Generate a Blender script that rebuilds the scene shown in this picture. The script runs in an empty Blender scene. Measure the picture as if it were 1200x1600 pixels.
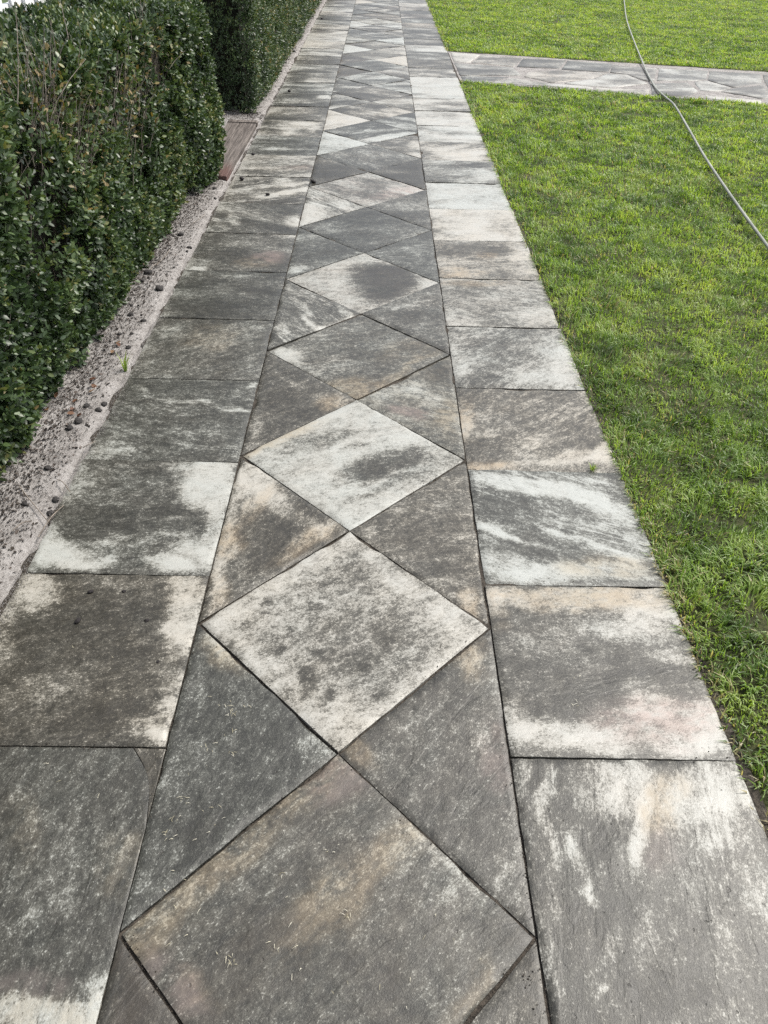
import bpy, math, random
import numpy as np
from mathutils import Vector, Matrix

# ------------------------------------------------------------------ camera, sky, sun
CAM_H = 1.5
F_PX, PITCH, YAW, ROLL = 1162.3, 0.69219, 0.022758, 0.033570
_cy, _sy, _cp, _sp = math.cos(YAW), math.sin(YAW), math.cos(PITCH), math.sin(PITCH)
FWD = np.array([_sy*_cp, _cy*_cp, -_sp]); _R0 = np.array([_cy, -_sy, 0.0]); _U0 = np.cross(_R0, FWD)
RGT = math.cos(ROLL)*_R0 + math.sin(ROLL)*_U0
UPV = -math.sin(ROLL)*_R0 + math.cos(ROLL)*_U0
scene = bpy.context.scene
cam = bpy.data.cameras.new('camera'); cam_ob = bpy.data.objects.new('camera', cam)
scene.collection.objects.link(cam_ob)
m3 = Matrix((RGT, UPV, -FWD)).transposed()
cam_ob.matrix_world = Matrix.Translation((0, 0, CAM_H)) @ m3.to_4x4()
cam.sensor_fit = 'VERTICAL'; cam.sensor_height = 36.0; cam.lens = F_PX/1600*36.0
cam.clip_start = 0.05; cam.clip_end = 2000
scene.camera = cam_ob

SUN_EL, SUN_AZ = math.radians(54), math.radians(64)      # azimuth clockwise from straight ahead (+Y)
world = bpy.data.worlds.new('World'); scene.world = world; world.use_nodes = True
wn = world.node_tree; wn.nodes.clear()
sky = wn.nodes.new('ShaderNodeTexSky'); sky.sky_type = 'NISHITA'; sky.sun_disc = False
sky.sun_elevation = SUN_EL; sky.sun_rotation = SUN_AZ; sky.dust_density = 3.0; sky.ozone_density = 1.0
hs = wn.nodes.new('ShaderNodeHueSaturation'); hs.inputs['Saturation'].default_value = 0.38
bg = wn.nodes.new('ShaderNodeBackground'); bg.inputs['Strength'].default_value = 0.13
wo = wn.nodes.new('ShaderNodeOutputWorld')
wn.links.new(sky.outputs[0], hs.inputs['Color']); wn.links.new(hs.outputs[0], bg.inputs[0]); wn.links.new(bg.outputs[0], wo.inputs[0])
sun = bpy.data.lights.new('sun', 'SUN'); sun.energy = 2.0; sun.angle = math.radians(12); sun.color = (1, .95, .87)
sun_ob = bpy.data.objects.new('sun', sun); scene.collection.objects.link(sun_ob)
sd = Vector((math.sin(SUN_AZ)*math.cos(SUN_EL), math.cos(SUN_AZ)*math.cos(SUN_EL), math.sin(SUN_EL)))
sun_ob.rotation_euler = sd.to_track_quat('Z', 'Y').to_euler()
scene.view_settings.view_transform = 'Standard'; scene.view_settings.look = 'None'
scene.view_settings.gamma = 1.0; scene.view_settings.exposure = 1.05
scene.view_settings.use_curve_mapping = False
scene.render.filter_size = 1.15
scene.cycles.use_denoising = False

rng = np.random.default_rng(7); random.seed(7)

# ------------------------------------------------------------------ helpers
def at(px, py, z=0.0):
    """Where the photograph's sight line through (px, py) meets the height z."""
    v = FWD + RGT*(px-600)/F_PX - UPV*(py-800)/F_PX
    t = (z-CAM_H)/v[2]
    return np.array([v[0]*t, v[1]*t])

def at_wall(px, py, x):
    v = FWD + RGT*(px-600)/F_PX - UPV*(py-800)/F_PX
    t = x/v[0]
    return np.array([x, v[1]*t, CAM_H+v[2]*t])

def hash_(i, j, k, s):
    n = (i*374761393 + j*668265263 + k*2147483647*3 + s*1274126177).astype(np.int64) & 0xffffffff
    n = ((n ^ (n >> 13))*1274126177) & 0xffffffff
    n = ((n ^ (n >> 16))*2246822519) & 0xffffffff
    return ((n ^ (n >> 15)) & 0xffffff)/float(0xffffff)

def vnoise(p, s=0):
    p = np.asarray(p, float)
    if p.shape[1] == 2: p = np.c_[p, np.zeros(len(p))]
    i = np.floor(p).astype(np.int64); f = p-i; f = f*f*(3-2*f)
    r = np.zeros(len(p))
    for a in (0, 1):
        for b in (0, 1):
            for c in (0, 1):
                w = (f[:, 0] if a else 1-f[:, 0])*(f[:, 1] if b else 1-f[:, 1])*(f[:, 2] if c else 1-f[:, 2])
                r += w*hash_(i[:, 0]+a, i[:, 1]+b, i[:, 2]+c, s)
    return r

def fbm(p, o=3, s=0):
    p = np.asarray(p, float); r = 0; a = .5; t = 0
    for k in range(o):
        r = r + a*vnoise(p*(2.03**k)+k*17.3, s+k*31); t += a; a *= .5
    return r/t

def mesh_np(name, V, faces, mat=None, smooth=False, attrs=None):
    """faces: list of (n, k) int arrays."""
    me = bpy.data.meshes.new(name)
    V = np.ascontiguousarray(V, np.float32)
    me.vertices.add(len(V)); me.vertices.foreach_set('co', V.ravel())
    faces = [np.asarray(f, np.int32) for f in faces if len(f)]
    loops = np.concatenate([f.ravel() for f in faces])
    sizes = np.concatenate([np.full(len(f), f.shape[1], np.int32) for f in faces])
    starts = np.concatenate([[0], np.cumsum(sizes)[:-1]]).astype(np.int32)
    me.loops.add(len(loops)); me.loops.foreach_set('vertex_index', loops)
    me.polygons.add(len(sizes)); me.polygons.foreach_set('loop_start', starts)
    try: me.polygons.foreach_set('loop_total', sizes)
    except Exception: pass
    me.update(calc_edges=True)
    if smooth is True: me.polygons.foreach_set('use_smooth', np.ones(len(sizes), bool))
    elif smooth is False: me.polygons.foreach_set('use_smooth', np.zeros(len(sizes), bool))
    else: me.polygons.foreach_set('use_smooth', np.asarray(smooth, bool))
    for an, (ty, arr) in (attrs or {}).items():
        a = me.attributes.new(an, ty, 'POINT')
        key = {'FLOAT': 'value', 'FLOAT_COLOR': 'color', 'FLOAT_VECTOR': 'vector'}[ty]
        a.data.foreach_set(key, np.ascontiguousarray(arr, np.float32).ravel())
    if mat: me.materials.append(mat)
    return me

def link(name, data, parent=None, loc=(0, 0, 0), **props):
    o = bpy.data.objects.new(name, data); scene.collection.objects.link(o)
    o.location = loc
    if parent: o.parent = parent
    for k, v in props.items(): o[k] = v
    return o

def tube(pts, rad, seg=8):
    """A tube along a polyline; returns verts, quads."""
    pts = np.asarray(pts, float); n = len(pts)
    rad = np.broadcast_to(rad, (n,))
    T = np.gradient(pts, axis=0); T /= np.linalg.norm(T, axis=1)[:, None]+1e-9
    ref = np.array([0, 0, 1.]) if abs(T[0, 2]) < .9 else np.array([1., 0, 0])
    A = np.cross(T, ref); A /= np.linalg.norm(A, axis=1)[:, None]+1e-9
    B = np.cross(A, T)
    th = np.linspace(0, 2*np.pi, seg, endpoint=False)
    V = pts[:, None] + rad[:, None, None]*(np.cos(th)[None, :, None]*A[:, None] + np.sin(th)[None, :, None]*B[:, None])
    V = V.reshape(-1, 3)
    i, j = np.meshgrid(np.arange(n-1), np.arange(seg), indexing='ij'); j2 = (j+1) % seg
    Q = np.stack([i*seg+j, i*seg+j2, (i+1)*seg+j2, (i+1)*seg+j], -1).reshape(-1, 4)
    return V, Q

def join(parts):
    Vs, Fs, o = [], [], 0
    for V, Q in parts:
        Vs.append(V); Fs.append(Q+o); o += len(V)
    return np.concatenate(Vs), np.concatenate(Fs)

def smoothline(P, n):
    """Catmull-Rom through the points."""
    P = np.asarray(P, float); P = np.vstack([2*P[0]-P[1], P, 2*P[-1]-P[-2]])
    out = []
    for i in range(1, len(P)-2):
        for t in np.linspace(0, 1, n, endpoint=False):
            a, b, c, d = P[i-1], P[i], P[i+1], P[i+2]
            out.append(.5*(2*b+(c-a)*t+(2*a-5*b+4*c-d)*t*t+(3*b-a-3*c+d)*t**3))
    out.append(P[-2]); return np.array(out)

# ------------------------------------------------------------------ material helpers
class NT:
    def __init__(s, name):
        s.m = bpy.data.materials.new(name); s.m.use_nodes = True; s.t = s.m.node_tree
        s.t.nodes.clear(); s.out = s.n('ShaderNodeOutputMaterial')
    def n(s, ty, **kw):
        x = s.t.nodes.new(ty)
        for k, v in kw.items(): setattr(x, k, v)
        return x
    def l(s, a, b): s.t.links.new(a, b)
    def val(s, sock, v):
        if isinstance(v, (int, float)): sock.default_value = v
        elif isinstance(v, tuple): sock.default_value = v if len(v) != 3 or sock.type == 'VECTOR' else v+(1,)
        else: s.l(v, sock)
    def math(s, op, a, b=0.0, c=None, clamp=False):
        x = s.n('ShaderNodeMath', operation=op, use_clamp=clamp); s.val(x.inputs[0], a); s.val(x.inputs[1], b)
        if c is not None: s.val(x.inputs[2], c)
        return x.outputs[0]
    def mix(s, f, a, b, bt='MIX'):
        x = s.n('ShaderNodeMix', data_type='RGBA', blend_type=bt); x.clamp_factor = True
        s.val(x.inputs[0], f); s.val(x.inputs[6], a); s.val(x.inputs[7], b); return x.outputs[2]
    def noise(s, co, scale, detail=4, rough=.55, stretch=None, dist=0.0):
        if stretch:
            mp = s.n('ShaderNodeMapping'); mp.inputs['Scale'].default_value = stretch; s.l(co, mp.inputs[0]); co = mp.outputs[0]
        x = s.n('ShaderNodeTexNoise'); s.l(co, x.inputs['Vector']); x.inputs['Scale'].default_value = scale
        x.inputs['Detail'].default_value = detail; x.inputs['Roughness'].default_value = rough; x.inputs['Distortion'].default_value = dist
        return x.outputs['Fac']
    def ramp(s, f, stops, interp='LINEAR'):
        x = s.n('ShaderNodeValToRGB'); s.l(f, x.inputs[0]); e = x.color_ramp.elements; x.color_ramp.interpolation = interp
        e[0].position, e[0].color = stops[0][0], tuple(stops[0][1])+(1,)
        e[1].position, e[1].color = stops[-1][0], tuple(stops[-1][1])+(1,)
        for p, c in stops[1:-1]:
            q = e.new(p); q.color = tuple(c)+(1,)
        return x.outputs[0]
    def rng(s, f, a, b, c=0.0, d=1.0):
        x = s.n('ShaderNodeMapRange', interpolation_type='SMOOTHSTEP'); s.val(x.inputs[0], f)
        s.val(x.inputs[1], a); s.val(x.inputs[2], b); x.inputs[3].default_value = c; x.inputs[4].default_value = d
        return x.outputs[0]
    def attr(s, name, out='Fac'):
        return s.n('ShaderNodeAttribute', attribute_name=name).outputs[out]
    def bump(s, h, dist, strength=1.0, nrm=None):
        x = s.n('ShaderNodeBump'); s.l(h, x.inputs['Height']); x.inputs['Distance'].default_value = dist
        x.inputs['Strength'].default_value = strength
        if nrm is not None: s.l(nrm, x.inputs['Normal'])
        return x.outputs[0]
    def bsdf(s, col, rough=.6, nrm=None, spec=.5):
        x = s.n('ShaderNodeBsdfPrincipled'); s.val(x.inputs['Base Color'], col); s.val(x.inputs['Roughness'], rough)
        x.inputs['Specular IOR Level'].default_value = spec
        if nrm is not None: s.l(nrm, x.inputs['Normal'])
        s.l(x.outputs[0], s.out.inputs[0]); return x

def slate_material():
    t = NT('weathered_slate')
    co = t.attr('grain_co', 'Vector')
    st = t.n('ShaderNodeAttribute', attribute_name='stain'); sep = t.n('ShaderNodeSeparateColor'); t.l(st.outputs['Color'], sep.inputs[0])
    R, G, B = sep.outputs; A = st.outputs['Alpha']
    nA = t.noise(co, 1.0, 7, .62, (2.6, 5.6, 1), .4)
    nB = t.noise(co, 1.0, 6, .68, (27, 38, 1), .3)
    nC = t.noise(co, 1.0, 3, .75, (230, 300, 1))
    nW = t.noise(co, 1.0, 5, .6, (5, 6, 1), .6)
    nD = t.noise(co, 1.0, 3, .7, (95, 115, 1), .2)
    a = t.math('MULTIPLY_ADD', nA, .85, -.425)
    b = t.math('MULTIPLY_ADD', nB, 1.25, -.625)
    c = t.math('MULTIPLY_ADD', nC, .95, -.475)
    c = t.math('ADD', c, t.math('MULTIPLY_ADD', nD, .8, -.40))
    v = t.math('ADD', R, a); v = t.math('ADD', v, b); v = t.math('ADD', v, c)
    w = t.math('MULTIPLY_ADD', nW, .6, -.30); v = t.math('ADD', v, w)
    spk = t.rng(t.math('MULTIPLY_ADD', nD, .5, t.math('MULTIPLY', nC, .5)), .53, .66)
    v = t.math('MULTIPLY_ADD', spk, .22, v)
    v = t.math('MULTIPLY_ADD', t.rng(t.math('MULTIPLY_ADD', nD, .5, t.math('MULTIPLY', nC, .5)), .33, .45, 1, 0), -.22, v)
    # quartz veins: ridges of stretched noise
    nV = t.noise(co, 1.0, 5, .6, (1.6, 10, 1), 1.2)
    rid = t.math('ABSOLUTE', t.math('SUBTRACT', nV, .5))
    vm = t.rng(rid, .0, .045, 1, 0)
    nV2 = t.noise(co, 1.0, 2, .5, (3, 5, 1))
    vm = t.math('MULTIPLY', vm, t.rng(nV2, .42, .6))
    vm = t.math('MULTIPLY', vm, B)
    v = t.math('MULTIPLY_ADD', vm, .55, v)
    col = t.ramp(v, [(0, (.025, .024, .0203)), (.16, (.036, .0345, .0288)), (.34, (.058, .0555, .0468)), (.47, (.091, .0872, .0745)), (.545, (.140, .1345, .116)),
                     (.62, (.205, .198, .175)), (.77, (.276, .268, .241)), (1.0, (.345, .337, .308))])
    nT = t.noise(co, 1.0, 5, .65, (9, 16, 1), .3)
    tan = t.math('MULTIPLY', G, t.rng(t.math('MULTIPLY_ADD', nB, .5, t.math('MULTIPLY', nT, .5)), .32, .62), clamp=True)
    col = t.mix(t.math('MULTIPLY', tan, .9), col, t.mix(1.0, col, (1.16, 1.04, .88), 'MULTIPLY'))
    col = t.mix(t.math('MULTIPLY', tan, .42), col, (.160, .122, .080))
    pk = t.math('MULTIPLY', A, t.rng(nT, .3, .6), clamp=True)
    col = t.mix(pk, col, t.mix(.5, t.mix(1.0, col, (1.2, .96, .9), 'MULTIPLY'), (.21, .17, .155)))
    # greenish and bluish undertone of the slate, stone by stone and across each stone
    oi = t.n('ShaderNodeObjectInfo').outputs['Random']
    hue = t.math('ADD', t.math('MULTIPLY', nW, .8), t.math('MULTIPLY', oi, .6))
    und = t.ramp(hue, [(.3, (1.05, 1.0, .93)), (.6, (1, 1, .99)), (.95, (.93, 1.0, 1.03))])
    col = t.mix(.8, col, und, 'MULTIPLY')
    # dark pits and hairline flaking edges
    pit = t.rng(t.noise(co, 1.0, 2, .5, (60, 60, 1)), .70, .76)
    nL = t.noise(co, 1.0, 4, .55, (3.2, 5.2, 1), .9)
    led = t.rng(nL, .48, .52)
    nL2 = t.noise(co, 1.0, 4, .55, (2.6, 9, 1), .7)
    led2 = t.rng(nL2, .54, .58)
    line = t.rng(t.math('ABSOLUTE', t.math('SUBTRACT', nL, .5)), .0, .006, 1, 0)
    line = t.math('MULTIPLY', line, t.rng(t.noise(co, 1.0, 2, .5, (5, 5, 1)), .60, .70))
    col = t.mix(t.math('MULTIPLY', pit, .5), col, (.05, .045, .04))
    col = t.mix(t.math('MULTIPLY', line, .30), col, (.055, .05, .045))
    h = t.math('MULTIPLY_ADD', nB, .35, t.math('MULTIPLY', nC, .22))
    h = t.math('MULTIPLY_ADD', led, .13, h); h = t.math('MULTIPLY_ADD', led2, .13, h); h = t.math('MULTIPLY_ADD', pit, -.3, h)
    t.bsdf(col, t.math('MULTIPLY_ADD', nB, .3, .29), t.bump(h, .0036, .85), .42)
    return t.m

def leaf_material(name, stops, rough=.38, trans=.25, spec=.5):
    t = NT(name)
    tint = t.attr('tint')
    col = t.ramp(tint, stops)
    p = t.n('ShaderNodeBsdfPrincipled'); t.l(col, p.inputs['Base Color']); p.inputs['Roughness'].default_value = rough
    p.inputs['Specular IOR Level'].default_value = spec
    tr = t.n('ShaderNodeBsdfTranslucent'); t.l(t.mix(1, col, (1.5, 1.5, .7), 'MULTIPLY'), tr.inputs[0])
    mx = t.n('ShaderNodeMixShader'); mx.inputs[0].default_value = trans
    t.l(p.outputs[0], mx.inputs[1]); t.l(tr.outputs[0], mx.inputs[2]); t.l(mx.outputs[0], t.out.inputs[0])
    return t.m

def plain_material(name, c1, c2, scale=30, rough=.8, bump=.004, stretch=(1, 1, 1), spec=.3):
    t = NT(name); co = t.n('ShaderNodeTexCoord').outputs['Object']
    n1 = t.noise(co, scale, 6, .65, stretch); n2 = t.noise(co, scale*6, 3, .6, stretch)
    f = t.rng(t.math('ADD', t.math('MULTIPLY', n1, .65), t.math('MULTIPLY', n2, .35)), .36, .64)
    t.bsdf(t.mix(f, c1, c2), rough, t.bump(t.math('ADD', n1, t.math('MULTIPLY', n2, .4)), bump), spec)
    return t.m

def sand_material():
    t = NT('sandy_soil'); co = t.n('ShaderNodeNewGeometry').outputs['Position']
    n1 = t.noise(co, 9, 5, .6); n2 = t.noise(co, 70, 5, .7); n3 = t.noise(co, 330, 2, .7)
    f = t.math('ADD', t.math('MULTIPLY', n1, .30), t.math('ADD', t.math('MULTIPLY', n2, .4), t.math('MULTIPLY', n3, .30)))
    col = t.ramp(f, [(.34, (.05, .045, .041)), (.41, (.145, .134, .125)), (.48, (.245, .231, .219)), (.57, (.33, .315, .302))])
    t.bsdf(col, .95, t.bump(f, .012), .15)
    return t.m

M_SLATE = slate_material()
M_BED = plain_material('joint_soil', (.020, .017, .014), (.085, .072, .058), 90, .95, .006)
M_SAND = sand_material()
M_TURF = plain_material('turf_soil', (.024, .026, .011), (.062, .068, .026), 40, .95, .01)
M_GROUND = plain_material('far_ground', (.04, .06, .02), (.07, .10, .03), 4, .95, .01)
M_GRASS = leaf_material('grass_blades', [(0, (.044, .078, .020)), (.3, (.114, .192, .042)), (.55, (.212, .316, .068)), (.80, (.295, .378, .100)), (.88, (.33, .29, .15)), (1, (.38, .33, .21))], .45, .45)
M_LEAF = leaf_material('hedge_leaf', [(0, (.016, .030, .013)), (.4, (.036, .064, .024)), (.7, (.078, .120, .042)), (.86, (.16, .195, .080)), (.93, (.22, .15, .055)), (1, (.32, .28, .19))], .42, .18, .5)
M_TWIG = plain_material('dry_twig', (.09, .075, .06), (.27, .235, .20), 40, .9, .002)
M_CORE = plain_material('hedge_shade_wood', (.010, .011, .007), (.026, .024, .016), 14, .95, .03)  # near-black wood: the shade deep among the leaves is in this colour
M_PEBBLE = plain_material('dark_pebble', (.022, .020, .020), (.07, .065, .062), 60, .8, .003)
M_SEED = plain_material('dark_seed', (.010, .009, .010), (.035, .03, .03), 80, .7, .002)
M_CHIP = leaf_material('mulch_chip', [(0, (.012, .010, .009)), (.6, (.06, .05, .042)), (1, (.14, .115, .10))], .8, 0.0, .2)
M_STRAW = leaf_material('dry_clipping', [(0, (.22, .20, .13)), (.6, (.42, .39, .29)), (1, (.52, .50, .42))], .7, .1, .2)
M_DEADLEAF = leaf_material('dead_leaf', [(0, (.055, .028, .018)), (.6, (.12, .058, .036)), (1, (.18, .115, .065))], .6, .1, .3)
M_PAINT = plain_material('white_paint', (.70, .70, .69), (.80, .80, .79), 20, .5, .001)

def hose_material():
    t = NT('grey_green_hose'); co = t.n('ShaderNodeTexCoord').outputs['Object']
    n1 = t.noise(co, 7, 4, .6); n2 = t.noise(co, 160, 3, .6)
    f = t.rng(t.math('ADD', t.math('MULTIPLY', n1, .6), t.math('MULTIPLY', n2, .4)), .38, .62)
    t.bsdf(t.mix(f, (.18, .186, .155), (.30, .305, .262)), .42, t.bump(n2, .001), .5); return t.m
M_HOSE = hose_material()

def timber_material():
    t = NT('worn_painted_timber'); co = t.n('ShaderNodeTexCoord').outputs['Object']
    n1 = t.noise(co, 1, 5, .65, (60, 3, 60)); n2 = t.noise(co, 1, 5, .6, (14, 2.2, 14))
    red = t.mix(t.rng(n1, .35, .65), (.065, .036, .031), (.12, .070, .060))
    grey = t.mix(t.rng(n1, .35, .65), (.055, .046, .040), (.15, .13, .115))
    sx = t.n('ShaderNodeSeparateXYZ'); t.l(co, sx.inputs[0])
    f = t.rng(t.math('ADD', sx.outputs[1], t.math('MULTIPLY_ADD', n2, .7, -.35)), -.65, -.30)
    t.bsdf(t.mix(f, red, grey), .75, t.bump(n1, .003), .3); return t.m
M_TIMBER = timber_material()

# ------------------------------------------------------------------ ground
g = 600.0
V = np.array([(-g, -g, -.09), (g, -g, -.09), (g, g, -.09), (-g, g, -.09)])
link('ground', mesh_np('ground', V, [[[0, 1, 2, 3]]], M_GROUND), kind='structure', label='flat green ground stretching away beyond the garden')

# paving lines, metres: left column, diamond band, right column
XL0, XL, XR, XR2 = -.979, -.454, .3265, .853
XM = (XL+XR)/2
D0, DS = .5642, .7686
R0, RS = .9451, .5507
L0, LS = .9571, .5526
Y_END = 20.4

def grid_sheet(x0, x1, y0, y1, nx, ny, zf):
    X, Y = np.meshgrid(np.linspace(x0, x1, nx+1), np.linspace(y0, y1, ny+1), indexing='xy')
    P = np.stack([X.ravel(), Y.ravel()], 1)
    V = np.c_[P, zf(P)]
    i, j = np.meshgrid(np.arange(ny), np.arange(nx), indexing='ij'); a = i*(nx+1)+j
    return V, np.stack([a, a+1, a+nx+2, a+nx+1], -1).reshape(-1, 4)

V, Q = grid_sheet(XL0-.02, XR2+.02, -1.2, Y_END, 40, 400, lambda P: -.008+.012*(fbm(P*22, 3, 5)-.5))
path = link('path', mesh_np('path', V, [Q], M_BED, True), kind='structure', label='garden path paved with weathered slate slabs and a band of diamonds')

# ------------------------------------------------------------------ slabs
# how each stone looks, at a point of it in the photograph: (x, y): (pale 0..1, tan, vein, pink, grain direction in degrees from the path's cross direction)
LOOK = [
 # diamonds
 ((530, 1400), (.27, .15, .0, .05, 42)), ((540, 980), (.60, .0, .1, .0, 28)), ((550, 720), (.76, .05, .2, .0, 22)),
 ((560, 555), (.37, .12, .2, .0, 18)), ((570, 440), (.72, .05, .0, .08, 10)), ((570, 357), (.27, .0, .15, .0, 15)),
 ((576, 295), (.62, .05, .3, .2, -35)), ((580, 245), (.33, .0, .3, .0, -50)), ((580, 204), (.27, .0, .8, .0, 30)), ((585, 172), (.30, .0, .6, .0, -20)),
 ((590, 143), (.30, .05, .6, .0, -25)), ((590, 122), (.33, 0, .7, 0, 20)), ((590, 100), (.33, .05, .3, 0, 10)),
 ((590, 83), (.26, .35, .1, .1, 0)), ((590, 68), (.24, .4, .1, .1, 0)),
 # triangles, left and right of the diamonds
 ((230, 1560), (.22, .1, .0, .1, 60)), ((820, 1580), (.25, .05, 0, 0, 60)),
 ((390, 1170), (.24, .0, .0, .0, 70)), ((700, 1190), (.24, .05, .0, .05, 55)),
 ((430, 850), (.36, .05, .0, .0, 60)), ((670, 840), (.36, .05, .25, .0, 12)),
 ((460, 630), (.27, .0, .0, .0, 40)), ((660, 620), (.44, .35, .3, .0, -18)),
 ((480, 490), (.33, .0, .6, .0, -45)), ((645, 490), (.33, .0, .1, .0, 15)),
 ((490, 395), (.31, .0, .2, .0, 20)), ((640, 395), (.28, .0, .1, .0, 10)),
 ((510, 325), (.55, .0, 1., .0, -45)), ((640, 330), (.28, .0, .1, .0, 0)),
 ((522, 268), (.17, .0, .0, .0, 0)), ((630, 270), (.20, .0, .0, .0, 0)),
 ((518, 225), (.85, .0, .2, .0, 0)), ((630, 222), (.34, .0, .6, .0, 10)),
 ((540, 187), (.95, .0, .1, .0, 0)), ((630, 187), (.36, .0, .5, .0, -20)),
 ((530, 155), (.33, .0, .6, .0, 20)), ((625, 158), (.42, .2, .5, .0, 0)),
 ((545, 127), (.37, 0, .8, 0, 10)), ((630, 127), (.45, 0, .7, 0, 0)),
 ((550, 104), (.62, .1, .5, 0, 0)), ((545, 84), (.74, .1, .3, 0, 0)), ((630, 72), (.7, 0, .3, 0, 0)),
 # right column
 ((1000, 1400), (.19, .02, .35, .0, 82)), ((950, 1050), (.31, .0, .15, .0, 8)), ((880, 830), (.40, .0, .5, .0, -22)),
 ((830, 670), (.37, .08, .3, .0, 40)), ((800, 560), (.52, .0, .3, .0, 42)), ((780, 475), (.58, .06, .3, .0, -10)),
 ((760, 405), (.50, .12, .2, .0, 8)), ((745, 352), (.86, .0, .2, .0, 10)), ((735, 305), (.87, .0, .1, .0, 5)),
 ((720, 267), (.50, .06, .5, .0, 18)), ((715, 235), (.58, .0, .5, .0, 20)), ((710, 207), (.76, .0, .2, .0, 0)), ((700, 184), (.84, .0, .2, .0, 0)),
 ((695, 162), (.52, .06, .4, .0, 0)), ((690, 140), (.84, .05, .1, .0, 0)), ((690, 125), (.88, 0, .1, 0, 0)), ((690, 110), (.33, .0, .8, 0, 0)),
 ((690, 96), (.30, .1, .2, 0, 0)), ((690, 84), (.34, .1, .3, 0, 0)), ((690, 73), (.75, 0, .2, 0, 0)), ((690, 62), (.3, 0, .4, 0, 0)), ((690, 52), (.3, 0, .3, 0, 0)),
 # left column
 ((100, 1400), (.25, .05, .0, .04, 80)), ((225, 1180), (.27, .04, 0, 0, 80)), ((238, 1200), (.27, .04, 0, 0, 80)), ((150, 1030), (.25, .04, .0, .0, 15)), ((230, 800), (.30, .0, .0, .0, 4)),
 ((290, 650), (.24, .04, .35, .0, -8)), ((310, 545), (.27, .08, .0, .0, 30)), ((350, 460), (.25, .04, .05, .0, 5)),
 ((380, 390), (.23, .0, .05, .0, 0)), ((400, 345), (.30, .0, .25, .0, -25)), ((430, 302), (.40, .0, .9, .0, 18)),
 ((425, 262), (.62, .02, .6, .0, 0)), ((430, 228), (.29, .05, .15, .0, 0)), ((450, 200), (.35, .0, .4, .0, 0)),
 ((460, 176), (.28, .0, .15, .0, 0)), ((465, 155), (.30, 0, .2, 0, 0)), ((470, 135), (.42, 0, .3, 0, 0)), ((480, 117), (.50, 0, .3, 0, 0)), ((490, 92), (.24, .15, .1, 0, 0)),
 ((495, 82), (.55, 0, .7, 0, 0)), ((500, 70), (.7, 0, .5, 0, 0)), ((505, 57), (.7, 0, .2, 0, 0)), ((510, 45), (.6, 0, .2, 0, 0)), ((515, 35), (.4, 0, .3, 0, 0)), ((515, 26), (.3, 0, .3, 0, 0)), ((520, 12), (.7, .1, .3, .2, 0)),
]
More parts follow.
